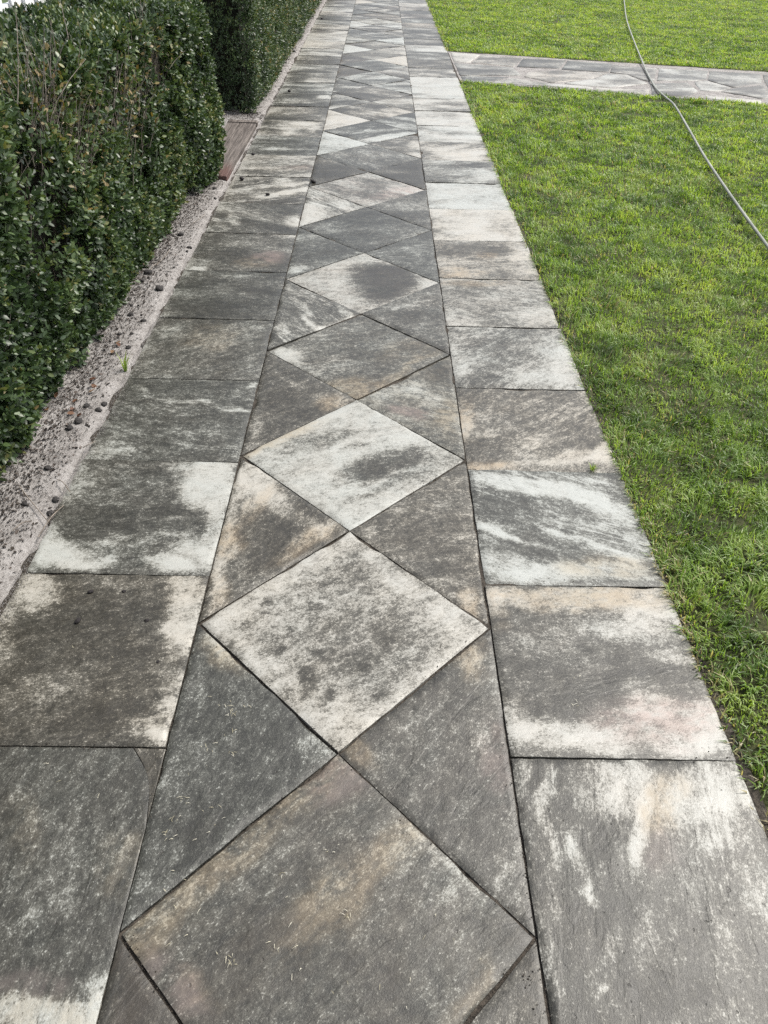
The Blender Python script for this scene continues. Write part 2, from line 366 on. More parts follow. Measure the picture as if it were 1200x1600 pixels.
# stains and tone patches with a shape of their own: (x, y, rx, ry, turn, channel, amount), channel r pale / g tan / b vein / a pink
STAIN = [
 # bottom diamond
 (560, 1370, 150, 34, -42, 'g', 1.0), (560, 1365, 130, 30, -42, 'r', .14), (520, 1420, 50, 40, 0, 'g', .6), (365, 1335, 230, 26, -40, 'g', .9), (370, 1330, 225, 22, -40, 'r', .12),
 (250, 1450, 60, 34, -40, 'g', .9), (510, 1215, 50, 30, 0, 'a', .6), (270, 1540, 30, 60, -30, 'a', .6), (300, 1550, 20, 40, -30, 'g', .5), (740, 1540, 14, 60, 40, 'g', .7), (690, 1340, 90, 9, 42, 'r', .15),
 (420, 1390, 60, 50, 0, 'r', -.06), (620, 1480, 120, 60, 0, 'r', -.05),
 # second diamond
 (600, 1010, 90, 70, 0, 'r', -.12), (560, 950, 60, 40, 20, 'r', -.06), (415, 945, 9, 7, 0, 'r', -.3), (455, 985, 8, 7, 0, 'r', -.3), (490, 950, 8, 6, 0, 'r', -.3), (500, 1030, 9, 8, 0, 'r', -.3), (560, 1040, 8, 7, 0, 'r', -.25), (470, 1060, 9, 8, 0, 'r', -.3), (520, 1090, 8, 8, 0, 'r', -.3), (590, 1080, 9, 8, 0, 'r', -.25), (440, 1020, 7, 6, 0, 'r', -.25), (540, 1000, 7, 6, 0, 'r', -.2), (480, 900, 8, 6, 0, 'r', -.25), (370, 975, 60, 22, 0, 'r', .18), (450, 905, 130, 16, -32, 'r', .2), (545, 850, 50, 22, 0, 'r', -.05), (600, 890, 60, 18, 35, 'r', .2),
 (690, 960, 80, 18, 30, 'r', .16), (640, 1080, 140, 16, -42, 'r', .15), (430, 1050, 120, 14, 40, 'r', .14), (545, 1130, 60, 40, 0, 'r', .10), (480, 990, 60, 40, 0, 'r', -.08), (660, 940, 26, 14, 0, 'r', -.18),
 # third diamond
 (600, 725, 62, 20, -16, 'r', -.48), (560, 735, 40, 12, -16, 'r', -.2), (500, 690, 70, 10, -14, 'r', -.2), (620, 755, 50, 8, -20, 'r', -.25), (560, 700, 60, 5, -14, 'r', -.25),
 # fourth diamond
 (550, 608, 60, 18, 0, 'g', 1.0), (550, 608, 55, 14, 0, 'r', .12), (620, 585, 70, 8, -28, 'g', .8), (450, 552, 22, 10, 20, 'r', .4), (470, 570, 40, 7, 28, 'r', .22), (490, 552, 50, 16, 0, 'b', .5), (640, 545, 50, 14, -10, 'g', .4),
 # fifth diamond
 (590, 425, 46, 16, 0, 'r', -.5), (600, 445, 50, 22, 0, 'r', -.48), (620, 430, 50, 18, 0, 'r', -.42), (600, 455, 25, 12, 0, 'r', -.3),
 # seventh diamond
 (512, 300, 40, 7, 30, 'r', .1), (580, 293, 25, 14, 0, 'r', -.18), (620, 300, 40, 8, -10, 'a', .5),
 (655, 242, 20, 5, 0, 'r', .4), (612, 212, 50, 4, -8, 'r', .6), (625, 172, 25, 6, 20, 'r', .3), (505, 152, 10, 3, 0, 'r', .6), (610, 178, 14, 4, 30, 'r', .4),
 # triangles
 (505, 1170, 40, 36, 0, 'r', .30), (470, 1120, 60, 14, 42, 'r', .22), (345, 1020, 45, 22, 35, 'g', 1.0), (350, 1015, 45, 18, 40, 'r', .34), (330, 1000, 20, 20, 0, 'r', .2), (310, 1060, 10, 50, 10, 'r', .12),
 (740, 1030, 26, 36, 0, 'g', 1.0), (740, 1035, 25, 34, 0, 'r', .32), (770, 1110, 16, 90, 8, 'r', .22), (780, 1180, 18, 60, 0, 'a', .5), (800, 1300, 12, 110, 6, 'r', .14), (555, 1170, 30, 20, 40, 'g', .9), (560, 1168, 24, 14, 40, 'r', .2),
 (395, 760, 30, 45, 20, 'r', .42), (440, 790, 80, 12, 36, 'r', .3), (355, 850, 14, 60, 14, 'r', .34), (360, 840, 22, 30, 0, 'g', .8), (340, 930, 16, 40, 14, 'r', .34), (345, 930, 20, 40, 0, 'g', .5), (480, 845, 60, 12, -32, 'r', .34), (480, 850, 60, 14, -32, 'g', .7), (430, 850, 50, 40, 0, 'r', -.10), (405, 790, 18, 36, 30, 'g', .5),
 (735, 945, 18, 26, 0, 'g', .9), (735, 945, 16, 24, 0, 'r', .25), (690, 870, 40, 20, 0, 'r', -.1), (640, 800, 40, 10, 0, 'r', .08), (690, 890, 60, 6, 0, 'r', -.1),
 (530, 632, 36, 13, 10, 'g', 1.), (535, 630, 34, 12, 10, 'r', .3), (430, 690, 70, 11, -24, 'g', .9), (420, 692, 50, 10, -24, 'r', .28), (490, 660, 60, 7, -26, 'r', .2), (470, 610, 50, 5, 32, 'r', .15), (398, 680, 10, 30, 10, 'r', .2),
 (640, 640, 32, 9, 10, 'a', .9), (640, 638, 40, 14, 10, 'r', -.15), (625, 610, 36, 12, -10, 'r', .12), (700, 650, 16, 24, 0, 'g', .8), (690, 590, 20, 30, 0, 'r', -.12), (660, 630, 46, 6, -20, 'r', .15),
 (490, 508, 32, 5, 38, 'r', .5), (470, 480, 26, 4, 38, 'r', .3), (545, 490, 18, 5, 30, 'r', .4), (440, 515, 8, 10, 0, 'r', .3), (455, 455, 18, 6, 30, 'r', .22), (545, 482, 20, 8, 0, 'b', .4),
 (462, 420, 20, 6, -10, 'r', .45), (490, 330, 22, 14, 0, 'r', .35), (540, 322, 30, 6, 26, 'r', .15), (530, 305, 14, 8, 0, 'r', -.15), (650, 225, 12, 5, 0, 'r', .4),
 # right column, nearest stone
 (858, 1235, 14, 44, 8, 'r', .5), (862, 1290, 10, 40, 10, 'r', .3), (930, 1225, 34, 46, 0, 'r', .42), (985, 1230, 34, 46, 0, 'r', .5), (1000, 1290, 16, 60, 10, 'r', .42), (985, 1350, 24, 50, 0, 'r', .22), (810, 1210, 10, 40, 0, 'r', .4), (820, 1290, 8, 120, -2, 'r', .12),
 (1035, 1250, 34, 50, 0, 'g', 1.0), (1040, 1260, 34, 60, 0, 'r', .30), (1040, 1330, 30, 40, 0, 'a', .4), (1110, 1230, 70, 50, 0, 'r', .42), (1130, 1290, 60, 50, 0, 'r', .22), (1180, 1270, 20, 60, -16, 'r', .25), (1120, 1400, 90, 110, 0, 'r', .16), (1160, 1480, 50, 130, 0, 'r', .12), (860, 1400, 24, 160, 0, 'r', .08),
 (905, 1360, 9, 56, -14, 'r', .42), (890, 1325, 10, 22, 0, 'r', .4), (915, 1400, 8, 26, 0, 'r', .3), (925, 1460, 5, 44, 0, 'r', .32), (868, 1525, 10, 30, -8, 'r', .32), (965, 1480, 10, 46, -10, 'r', .26), (1010, 1480, 14, 50, 0, 'r', .28), (958, 1565, 10, 14, 0, 'r', .5), (1080, 1580, 60, 22, 0, 'r', .22), (940, 1430, 40, 60, 0, 'r', -.12), (880, 1400, 20, 90, 0, 'r', -.08), (1000, 1530, 40, 50, 0, 'r', -.1),
 # right column, second stone
 (870, 935, 110, 18, 2, 'g', .9), (860, 935, 100, 17, 2, 'r', .40), (1000, 935, 60, 26, 0, 'r', .44), (980, 935, 70, 20, 0, 'g', .7), (780, 950, 20, 26, 0, 'r', .3), (790, 960, 16, 30, 0, 'g', .4), (900, 1040, 100, 60, 0, 'r', -.05), (985, 985, 60, 16, 0, 'r', .24), (1010, 965, 30, 12, 0, 'r', .22),
 (800, 1020, 30, 16, 0, 'r', .14), (850, 1000, 40, 12, 0, 'r', .12), (1060, 1030, 40, 9, 0, 'r', .28), (1000, 1075, 40, 14, 0, 'r', .3), (1010, 1100, 40, 20, 0, 'r', .24), (1030, 1125, 100, 42, 0, 'a', .85), (1030, 1130, 100, 40, 0, 'r', .22), (880, 1150, 60, 22, 0, 'r', .46), (820, 1140, 22, 20, 0, 'r', .4), (945, 1165, 50, 18, 0, 'r', .45), (800, 1110, 16, 18, 0, 'r', .22), (1110, 1130, 40, 50, 0, 'r', .3), (1090, 1170, 60, 14, 0, 'r', .3), (940, 1020, 12, 7, 0, 'r', .2),
 # right column, third stone
 (790, 755, 60, 10, 12, 'r', .42), (860, 765, 60, 11, 16, 'r', .38), (905, 775, 60, 14, 20, 'r', .38), (960, 800, 40, 18, 20, 'r', .40), (930, 750, 26, 6, 10, 'r', .32), (775, 828, 46, 6, 20, 'r', .52), (830, 850, 50, 5, 22, 'r', .42), (905, 845, 50, 5, 16, 'r', .32), (960, 870, 40, 8, 20, 'r', .36), (800, 885, 50, 18, 10, 'r', .36), (870, 895, 70, 12, 0, 'r', .26), (950, 895, 80, 14, 0, 'r', .34), (950, 890, 70, 16, 0, 'g', .8), (1000, 860, 30, 24, 20, 'r', .24), (800, 800, 50, 22, 10, 'r', -.10), (840, 860, 40, 12, 10, 'r', -.14), (960, 745, 20, 8, 0, 'r', -.15),
 # right column, further stones
 (725, 655, 14, 26, 0, 'g', .9), (725, 665, 14, 24, 0, 'r', .36), (895, 715, 50, 12, -8, 'r', .42), (945, 705, 24, 20, 0, 'r', .38), (760, 726, 36, 7, 0, 'g', 1.), (760, 727, 36, 6, 0, 'r', .3), (835, 692, 24, 8, -20, 'r', .24), (770, 680, 20, 6, 0, 'r', .18), (850, 640, 70, 14, -20, 'r', -.08),
 (885, 570, 26, 34, 20, 'r', .26), (720, 560, 16, 22, 0, 'r', .18), (830, 590, 60, 14, 0, 'r', .14), (760, 540, 40, 14, -20, 'r', -.12), (770, 590, 16, 5, 0, 'r', -.3), (740, 598, 8, 6, 0, 'r', -.2),
 (750, 452, 50, 9, 8, 'r', -.22), (820, 470, 40, 6, 8, 'r', -.14), (840, 495, 40, 14, 0, 'r', .2), (740, 442, 50, 5, 0, 'g', .8), (720, 500, 30, 12, 0, 'r', .16),
 (725, 395, 40, 12, 0, 'r', -.2), (780, 392, 24, 7, 0, 'r', -.3), (725, 426, 40, 7, 0, 'r', .16), (720, 426, 40, 7, 0, 'g', .9), (810, 395, 24, 12, 0, 'r', .3), (820, 422, 34, 12, 0, 'r', .2), (760, 398, 14, 5, 0, 'g', .8),
 (775, 355, 24, 8, 0, 'r', -.18), (760, 310, 22, 5, 0, 'r', -.16), (750, 305, 50, 3, -8, 'r', -.1), (690, 362, 30, 4, 14, 'r', -.2),
 (735, 255, 36, 6, 14, 'r', -.22), (695, 272, 30, 7, 10, 'r', .1), (760, 272, 24, 8, 0, 'r', .28), (690, 236, 30, 4, 14, 'r', .24), (700, 162, 26, 5, 0, 'r', -.26), (720, 157, 20, 3, 0, 'r', .2),
 # left column
 (90, 1585, 130, 26, 0, 'r', .55), (100, 1585, 130, 30, 0, 'g', .55), (150, 1555, 16, 40, 0, 'r', .35), (60, 1540, 60, 20, 0, 'a', .4), (190, 1350, 30, 50, 15, 'r', .18), (195, 1350, 30, 50, 15, 'g', .45), (120, 1400, 10, 90, 4, 'r', .10), (40, 1240, 30, 60, 0, 'r', .10), (160, 1450, 8, 60, 0, 'r', .10), (30, 1300, 30, 60, 0, 'g', .3),
 (60, 925, 32, 28, 0, 'r', .48), (15, 960, 22, 26, 0, 'r', .22), (10, 1020, 22, 40, 0, 'r', .24), (290, 920, 36, 26, 0, 'r', .44), (285, 965, 26, 36, 0, 'r', .44), (270, 1000, 22, 30, 0, 'r', .36), (250, 1130, 24, 34, 20, 'r', .40), (215, 1145, 40, 20, 0, 'r', .24), (250, 1150, 14, 14, 0, 'r', .3), (200, 915, 50, 10, 0, 'r', .12), (60, 1135, 50, 10, -10, 'r', .10), (60, 1080, 60, 20, 0, 'r', .06), (265, 1070, 20, 40, 10, 'r', .2),
 (330, 765, 44, 40, 0, 'r', .62), (305, 735, 50, 14, 0, 'r', .4), (350, 730, 20, 20, 0, 'r', .3), (340, 830, 20, 50, 10, 'r', .36), (300, 868, 40, 24, 0, 'r', .46), (260, 880, 40, 14, 0, 'r', .42), (100, 868, 50, 18, 0, 'r', .55), (75, 850, 22, 30, 0, 'r', .42), (150, 880, 40, 10, 0, 'r', .5), (250, 812, 60, 4, -3, 'r', .22), (265, 838, 50, 5, -3, 'r', .2), (170, 846, 20, 12, 0, 'r', .16), (200, 730, 70, 8, 0, 'r', .2), (140, 745, 40, 10, 0, 'r', .12), (200, 790, 70, 40, 0, 'r', -.06), (312, 802, 18, 12, 0, 'r', -.2),
 (190, 690, 40, 24, 0, 'r', .14), (150, 708, 20, 10, 0, 'r', .3), (300, 628, 60, 3, 8, 'r', .3), (370, 640, 26, 2.5, 5, 'r', .55), (220, 610, 20, 3, 8, 'r', .4), (375, 705, 25, 12, 0, 'r', .16), (230, 620, 40, 14, 0, 'r', -.1), (250, 700, 100, 5, 0, 'r', .1), (395, 603, 8, 4, 0, 'r', .6),
 (330, 525, 40, 20, 0, 'g', .4), (275, 515, 22, 12, 0, 'r', .22), (330, 530, 40, 20, 0, 'r', .08), (230, 560, 16, 30, 20, 'r', .1), (395, 560, 16, 26, 0, 'r', .12), (400, 515, 20, 12, 0, 'r', .1),
 (265, 488, 24, 5, 0, 'r', .26), (350, 452, 14, 6, 0, 'r', .14), (420, 402, 24, 9, 0, 'a', 1.), (400, 410, 30, 8, 0, 'g', .6), (360, 423, 20, 2.5, 0, 'r', .5), (305, 421, 20, 2.5, 0, 'r', .4), (325, 400, 20, 14, 0, 'r', .08),
 (365, 342, 8, 14, -40, 'r', .4), (345, 350, 14, 4, 40, 'r', .34), (460, 345, 14, 12, 0, 'r', .36), (340, 325, 20, 10, 0, 'r', .22), (450, 367, 30, 2.5, 3, 'r', .4), (340, 335, 22, 12, 0, 'b', .6),
 (450, 300, 50, 3, -10, 'r', .55), (470, 286, 30, 2.5, -8, 'r', .5), (440, 283, 14, 5, 0, 'r', .3), (385, 293, 24, 5, 0, 'r', -.12), (430, 270, 60, 5, 0, 'r', -.16), (470, 262, 30, 3, 0, 'a', .4),
 (447, 205, 14, 5, 0, 'r', .4), (480, 192, 24, 3, 0, 'r', .5), (490, 203, 8, 6, 0, 'r', .4), (405, 205, 18, 3, 0, 'r', .2),
 (430, 185, 24, 8, 0, 'r', -.1), (460, 127, 22, 8, -20, 'r', -.3), (455, 110, 22, 5, 0, 'r', -.2), (500, 130, 24, 5, 0, 'r', .1), (425, 150, 8, 12, 20, 'r', .2), (500, 49, 18, 6, 0, 'r', -.35), (500, 28, 18, 5, 0, 'r', -.2), (545, 68, 8, 4, 0, 'g', 1.),  # dark patches on the far left slabs: pale value lowered
]

stones = []          # (polygon, subdivisions)
def inset(poly, d):
    P = np.asarray(poly, float); n = len(P); out = []
    area = sum(P[i][0]*P[(i+1) % n][1]-P[(i+1) % n][0]*P[i][1] for i in range(n))
    if area < 0: P = P[::-1]
    for i in range(n):
        a, b, c = P[i-1], P[i], P[(i+1) % n]
        e1 = (b-a)/np.linalg.norm(b-a); e2 = (c-b)/np.linalg.norm(c-b)
        n1 = np.array([-e1[1], e1[0]]); n2 = np.array([-e2[1], e2[0]])
        k = (n1+n2)/(1+n1@n2); out.append(b+k*d)
    return np.array(out)

def inside(P, q):
    n = len(P)
    return all((P[(i+1) % n]-P[i])[0]*(q-P[i])[1]-(P[(i+1) % n]-P[i])[1]*(q-P[i])[0] >= 0 for i in range(n))

jr = lambda s: random.uniform(-s, s)
for i in range(-2, 36):
    y0, y1 = R0+i*RS, R0+(i+1)*RS
    if y1 < Y_END-.3: stones.append(('paving_slab', [(XR, y0), (XR2+jr(.008), y0+jr(.004)), (XR2+jr(.008), y1+jr(.004)), (XR, y1)], .0022))
    y0, y1 = L0+i*LS, L0+(i+1)*LS
    if y1 < Y_END-.3:
        if i == -1:      # the corner of this one has broken off
            a, b, c = at(208, 1168), at(236, 1215), at(240, 1292)
            stones.append(('paving_slab', [(XL0, y0), (XL, y0), (XL, c[1]), tuple(b), (a[0], y1), (XL0, y1)], .0006))
            stones.append(('paving_slab', [(XL, c[1]), (XL, y1), (a[0], y1), tuple(b)], .0006))
        else:
            stones.append(('paving_slab', [(XL0+jr(.006), y0), (XL, y0), (XL, y1), (XL0+jr(.006), y1)], .0018))
for i in range(-2, 26):
    y = D0+i*DS
    if y+DS > Y_END-.3: break
    w = .003
    yb = (lambda k: D0+(k+.5)*DS)
    stones.append(('diamond_slab', [(XL+w, y), (XM, yb(i-1)), (XR-w, y), (XM, yb(i))], .0021))
    stones.append(('triangle_slab', [(XL, y+.001), (XM, yb(i)), (XL, y+DS-.001)], .0019))
    stones.append(('triangle_slab', [(XR, y+.001), (XR, y+DS-.001), (XM, yb(i))], .0019))

def patch_grid(P, n):
    """Vertices and faces over a triangle, quad or larger polygon, and the loop of its border."""
    P = np.asarray(P)
    if len(P) == 4:
        u, v = np.meshgrid(np.linspace(0, 1, n+1), np.linspace(0, 1, n+1), indexing='xy')
        u = u.ravel()[:, None]; v = v.ravel()[:, None]
        V = P[0]*(1-u)*(1-v)+P[1]*u*(1-v)+P[2]*u*v+P[3]*(1-u)*v
        i, j = np.meshgrid(np.arange(n), np.arange(n), indexing='ij'); a = i*(n+1)+j
        F = [np.stack([a, a+1, a+n+2, a+n+1], -1).reshape(-1, 4)]
        b = list(range(0, n)) + [n+k*(n+1) for k in range(n)] + [n*(n+1)+n-k for k in range(n)] + [(n-k)*(n+1) for k in range(n)]
        return V, F, b
    if len(P) == 3:
        idx = {}; V = []
        for i in range(n+1):
            for j in range(n+1-i):
                idx[i, j] = len(V); V.append(P[0]*(n-i-j)/n+P[1]*i/n+P[2]*j/n)
        F = []
        for i in range(n):
            for j in range(n-i):
                F.append((idx[i, j], idx[i+1, j], idx[i, j+1]))
                if i+j < n-1: F.append((idx[i+1, j], idx[i+1, j+1], idx[i, j+1]))
        b = [idx[k, 0] for k in range(n)] + [idx[n-k, k] for k in range(n)] + [idx[0, n-k] for k in range(n)]
        return np.array(V), [np.array(F)], b
    # L-shaped remainder: two quads welded
    A = [P[0], P[1], P[2], P[3]]; B = [P[0], P[3], P[4], P[5]]
    V1, F1, _ = patch_grid(A, n); V2, F2, _ = patch_grid(B, n)
    V = np.vstack([V1, V2]); F = np.vstack([F1[0], F2[0]+len(V1)])
    key = {}; mp = np.zeros(len(V), int); keep = []
    for k, q in enumerate(np.round(V, 5)):
        t = tuple(q)
        if t not in key: key[t] = len(keep); keep.append(k)
        mp[k] = key[t]
    V = V[keep]; F = mp[F]
    ed = {}
    for f in F:
        for k in range(4): ed[(f[k], f[(k+1) % 4])] = 1
    nxt = {a: b for (a, b) in ed if (b, a) not in ed}
    s = next(iter(nxt)); b = [s]; c = nxt[s]
    while c != s: b.append(c); c = nxt[c]
    return V, [F], b

look_pts = [(at(*q), v) for q, v in LOOK]
stain_pts = []
for (x, y, rx, ry, turn, ch, amt) in STAIN:
    c = at(x, y); t = math.radians(turn)
    a = at(x+rx*math.cos(t), y+rx*math.sin(t))-c; b = at(x-ry*math.sin(t), y+ry*math.cos(t))-c
    stain_pts.append((c, np.linalg.inv(np.stack([a, b], 1)), 'rgba'.index(ch), amt))

def make_stone(name, poly, gap, parent, z=0.0, look=None, n=None, use_stain=True, chip=1.0):
    P = inset(poly, gap); c = P.mean(0); sd_ = random.randrange(10000)
    if look is None:
        for q, v in look_pts:
            if inside(P, q): look = v; break
    if look is None:
        look = (random.choice([.26, .3, .33, .4, .55, .72, .85]), random.choice([0, 0, .1, .3]), random.uniform(.1, .6), random.choice([0, 0, .15]), random.uniform(-30, 30))
    d = np.hypot(c[0], c[1])
    if n is None: n = 52 if d < 2.2 else 34 if d < 3.6 else 22 if d < 6 else 14 if d < 10 else 10
    V2, F, b = patch_grid(P, n)
    S = np.zeros((len(V2), 4)); S[:, 0], S[:, 1], S[:, 2], S[:, 3] = look[0], look[1], look[2], look[3]
    if use_stain:
        Vw = V2+np.stack([fbm(V2*11, 4, 91)-.5, fbm(V2*11, 4, 95)-.5], 1)*.07
        for (q, Mi, ch, amt) in stain_pts:
            if inside(P, q):
                r = np.linalg.norm((Vw-q)@Mi.T, axis=1)  # soft edged, broken up by the material's grain
                S[:, ch] += amt/(1+np.exp(np.clip((r-1)*7.5, -30, 30)))
    S[:, 1:] = np.clip(S[:, 1:], 0, 1.2)
    ga0 = math.radians(look[4]); Lq = V2-c
    Gq = np.c_[(Lq[:, 0]*math.cos(ga0)+Lq[:, 1]*math.sin(ga0))*3.2, (-Lq[:, 0]*math.sin(ga0)+Lq[:, 1]*math.cos(ga0))*9]+sd_
    if P[:, 0].min() < XL0+.03: S[:, 0] += .28*np.exp(-np.clip(V2[:, 0]-XL0, 0, 1)/.022)*(.4+fbm(V2*14, 2, 98))    # sand trodden onto the outer edge
    S[:, 0] += (fbm(Gq, 4, 97)-.5)*(.28 if d < 3.5 else .65 if d < 6 else 1.25)+(.05 if d > 6 else 0)  # patchier far off; distant stones' sky sheen added as a paler base colour
    S[:, 0] = np.clip(S[:, 0], .02, 1.0)
    ga = math.radians(look[4]); L = V2-c
    G = np.c_[L[:, 0]*math.cos(ga)+L[:, 1]*math.sin(ga), -L[:, 0]*math.sin(ga)+L[:, 1]*math.cos(ga), np.zeros(len(L))]
    G[:, :2] += np.array([sd_ % 97, sd_ % 89])*1.37+3
    tx, ty = random.uniform(-.006, .006), random.uniform(-.006, .006)
    tilt = L[:, 0]*tx+L[:, 1]*ty
    zz = z+random.uniform(-.0022, .0022)+tilt+.0035*(fbm(V2*5+sd_, 3, 3)-.5)+.0016*(fbm(V2*34+sd_, 2, 4)-.5)
    b = np.array(b)
    # worn, chipped border
    e = fbm(V2[b]*28+sd_, 3, 9); ch_ = np.clip((vnoise(V2[b]*9+sd_, 21)-.70)*5, 0, 1)*chip
    dirc = L[b]/np.linalg.norm(L[b], axis=1)[:, None]
    zz[b] -= .0012+.003*e*chip+.004*ch_
    V2 = V2.copy(); V2[b] -= dirc*(.0035*(e-.45)*chip+.004*ch_)[:, None]
    L = V2-c
    top = np.c_[L, zz]; k = len(top)
    s1 = np.c_[L[b], zz[b]]; s2 = np.c_[L[b], np.full(len(b), z-.045)]
    V = np.vstack([top, s1, s2]); m = len(b); a = np.arange(m); a2 = (a+1) % m
    side = np.stack([k+a2, k+a, k+m+a, k+m+a2], -1)
    S = np.vstack([S, S[b]*[.7, 1, 1, 1], S[b]*[.7, 1, 1, 1]]); G = np.vstack([G, G[b]+[0, 0, .5], G[b]+[.02, .03, .5]])
    nt = sum(len(f) for f in F)
    sm = np.concatenate([np.ones(nt, bool), np.zeros(m, bool)])
    me = mesh_np(name, V, F+[side], M_SLATE, sm, {'stain': ('FLOAT_COLOR', S), 'grain_co': ('FLOAT_VECTOR', G)})
    return link(name, me, parent, (c[0], c[1], 0))

for nm, poly, gap in stones:
    make_stone(nm, poly, gap, path, chip=.25 if gap < .001 else 1.0)

# ------------------------------------------------------------------ side path of irregular flagstones
def line_y(pa, pb, x):
    t = (x-pa[0])/(pb[0]-pa[0]); return pa[1]+t*(pb[1]-pa[1])
SPT = (at(703, 80), at(1200, 112)); SPB = (at(722, 127), at(1200, 163))     # its far and near edges
X1 = 9.0
def side_z(P): return -.005+.008*(fbm(P*14, 3, 15)-.5)
nx = 160
X = np.linspace(XR2+.01, X1, nx+1)
ya = np.array([line_y(*SPB, x) for x in X]); yb = np.array([line_y(*SPT, x) for x in X])
rows = 24
P = np.stack([np.stack([X, ya*(1-k/rows)+yb*(k/rows)], 1) for k in range(rows+1)]).reshape(-1, 2)
i, j = np.meshgrid(np.arange(rows), np.arange(nx), indexing='ij'); a = i*(nx+1)+j
side_path = link('side_path', mesh_np('side_path', np.c_[P, side_z(P)], [np.stack([a, a+1, a+nx+2, a+nx+1], -1).reshape(-1, 4)], M_SAND, True), kind='structure', label='narrow crazy paved path crossing the lawn to the right')
def px6(*q): return [at(690+x/4.444, 70+y/4.444) for x, y in q]
def px7(*q): return [at(930+x/4.444, 70+y/4.444) for x, y in q]
FLAGS = [
 (px6((62, 50), (268, 70), (198, 122), (86, 118)), (.86, .05, .1, .0, 10)),
 (px6((276, 72), (560, 92), (508, 150), (204, 124)), (.5, .25, .2, .15, 0)),
 (px6((566, 94), (862, 108), (818, 166), (516, 152)), (.30, .0, .3, .0, 0)),
 (px6((872, 110), (1190, 132), (1160, 190), (830, 170)), (.28, .0, .3, .0, 0)),
 (px6((88, 124), (500, 156), (560, 214), (128, 214)), (.36, .1, .3, .1, 0)),
 (px6((130, 218), (470, 224), (330, 258), (148, 256)), (.40, .0, .5, .0, 0)),
 (px6((480, 228), (740, 268), (1062, 292), (1050, 306), (520, 276), (340, 262)), (.84, .05, .2, .0, 0)),
 (px6((590, 192), (830, 176), (1150, 196), (1050, 232), (760, 264), (570, 220)), (.55, .25, .6, .15, -8)),
 (px6((1155, 198), (1290, 206), (1440, 268), (1180, 296), (1070, 288), (850, 266), (1060, 234)), (.74, .1, .3, .1, 0)),
 (px7((118, 140), (430, 162), (415, 252), (350, 250), (215, 206), (100, 190)), (.48, .2, .5, .12, 0)),
 (px7((0, 292), (90, 300), (380, 312), (370, 345), (0, 328)), (.78, .1, .2, 0, 0)),
 (px7((385, 268), (640, 262), (720, 320), (640, 360), (392, 346)), (.45, .2, .5, .1, 10)),
 (px7((442, 164), (785, 180), (770, 240), (680, 250), (428, 246)), (.52, .15, .4, .1, 0)),
 (px7((795, 182), (1150, 200), (1160, 268), (960, 296), (780, 244)), (.44, .2, .4, .15, 0)),
 (px7((688, 256), (770, 248), (950, 300), (860, 322), (730, 316)), (.66, .1, .6, .1, -10)),
 (px7((760, 346), (1155, 386), (1148, 416), (770, 370)), (.9, .0, .1, .0, 0)),
 (px7((868, 324), (960, 302), (1170, 276), (1220, 370), (1150, 372)), (.45, .2, .5, .15, 0)),
 (px7((1160, 204), (1560, 226), (1540, 330), (1240, 362), (1180, 268)), (.42, .2, .4, .1, 0)),
 (px7((1565, 228), (1900, 250), (1850, 330), (1548, 322)), (.5, .1, .3, .1, 0)),
 (px7((1235, 372), (1540, 338), (1850, 338), (1840, 430), (1250, 410)), (.6, .1, .3, .1, 0)),
]
def make_flag(poly, look):
    P = inset(poly, .0012); c = P.mean(0); n = len(P)
    # densify border, ragged, then a fan with an inner ring
    B = []
    for k in range(n):
        a, b = P[k], P[(k+1) % n]; m = max(2, int(np.linalg.norm(b-a)/.07))
        for t in np.arange(m)/m: B.append(a+(b-a)*t)
    B = np.array(B); nrm = (B-c)/np.linalg.norm(B-c, axis=1)[:, None]
    B = B+nrm*((fbm(B*9, 3, 33)-.5)*.022)[:, None]
    rings = [1, .97, .75, .5, .25]
    pts = []; z = []
    for r in rings:
        q = c+(B-c)*r; pts.append(q); z.append(.0+.006*(fbm(q*5, 2, 8)-.5)-(.006 if r == 1 else 0))
    m = len(B); V = np.c_[np.vstack(pts), np.concatenate(z)]; V = np.vstack([V, [[c[0], c[1], 0.0]]])
    a = np.arange(m); a2 = (a+1) % m; F = []
    for k in range(len(rings)-1): F.append(np.stack([k*m+a, k*m+a2, (k+1)*m+a2, (k+1)*m+a], -1))
    k = len(rings)-1
    tri = np.stack([k*m+a, k*m+a2, np.full(m, len(V)-1)], -1)
    base = len(V); V = np.vstack([V, np.c_[B, np.full(m, -.05)]])
    side = np.stack([a2, a, base+a, base+a2], -1)
    S = np.tile(np.array(look[:4]), (len(V), 1)); S[:, 0] += -.06+1.1*(fbm(V[:, :2]*np.array([3, 6]), 3, 77)-.5)
    G = np.c_[V[:, :2]-c+random.uniform(0, 90), np.zeros(len(V))]
    V[:, :2] -= c
    me = mesh_np('flagstone', V, F+[side, tri], M_SLATE, True, {'stain': ('FLOAT_COLOR', S), 'grain_co': ('FLOAT_VECTOR', G)})
    return link('flagstone', me, side_path, (c[0], c[1], 0))
for poly, look in FLAGS: make_flag(poly, look)
for k in range(4):       # the crazy paving goes on to the right
    x0 = 5.55+k*.8
    for r in range(2):
        y0 = line_y(*SPB, x0); y1 = line_y(*SPT, x0); f0, f1 = (.02, .5) if r == 0 else (.52, .98)
        make_flag([np.array([x0+jr(.06), y0+(y1-y0)*f0]), np.array([x0+.78+jr(.06), y0-.1+(y1-y0)*f0]), np.array([x0+.78+jr(.06), y0-.1+(y1-y0)*f1]), np.array([x0+jr(.06), y0+(y1-y0)*f1])], (random.choice([.4, .5, .8]), .15, .4, .1, 0))

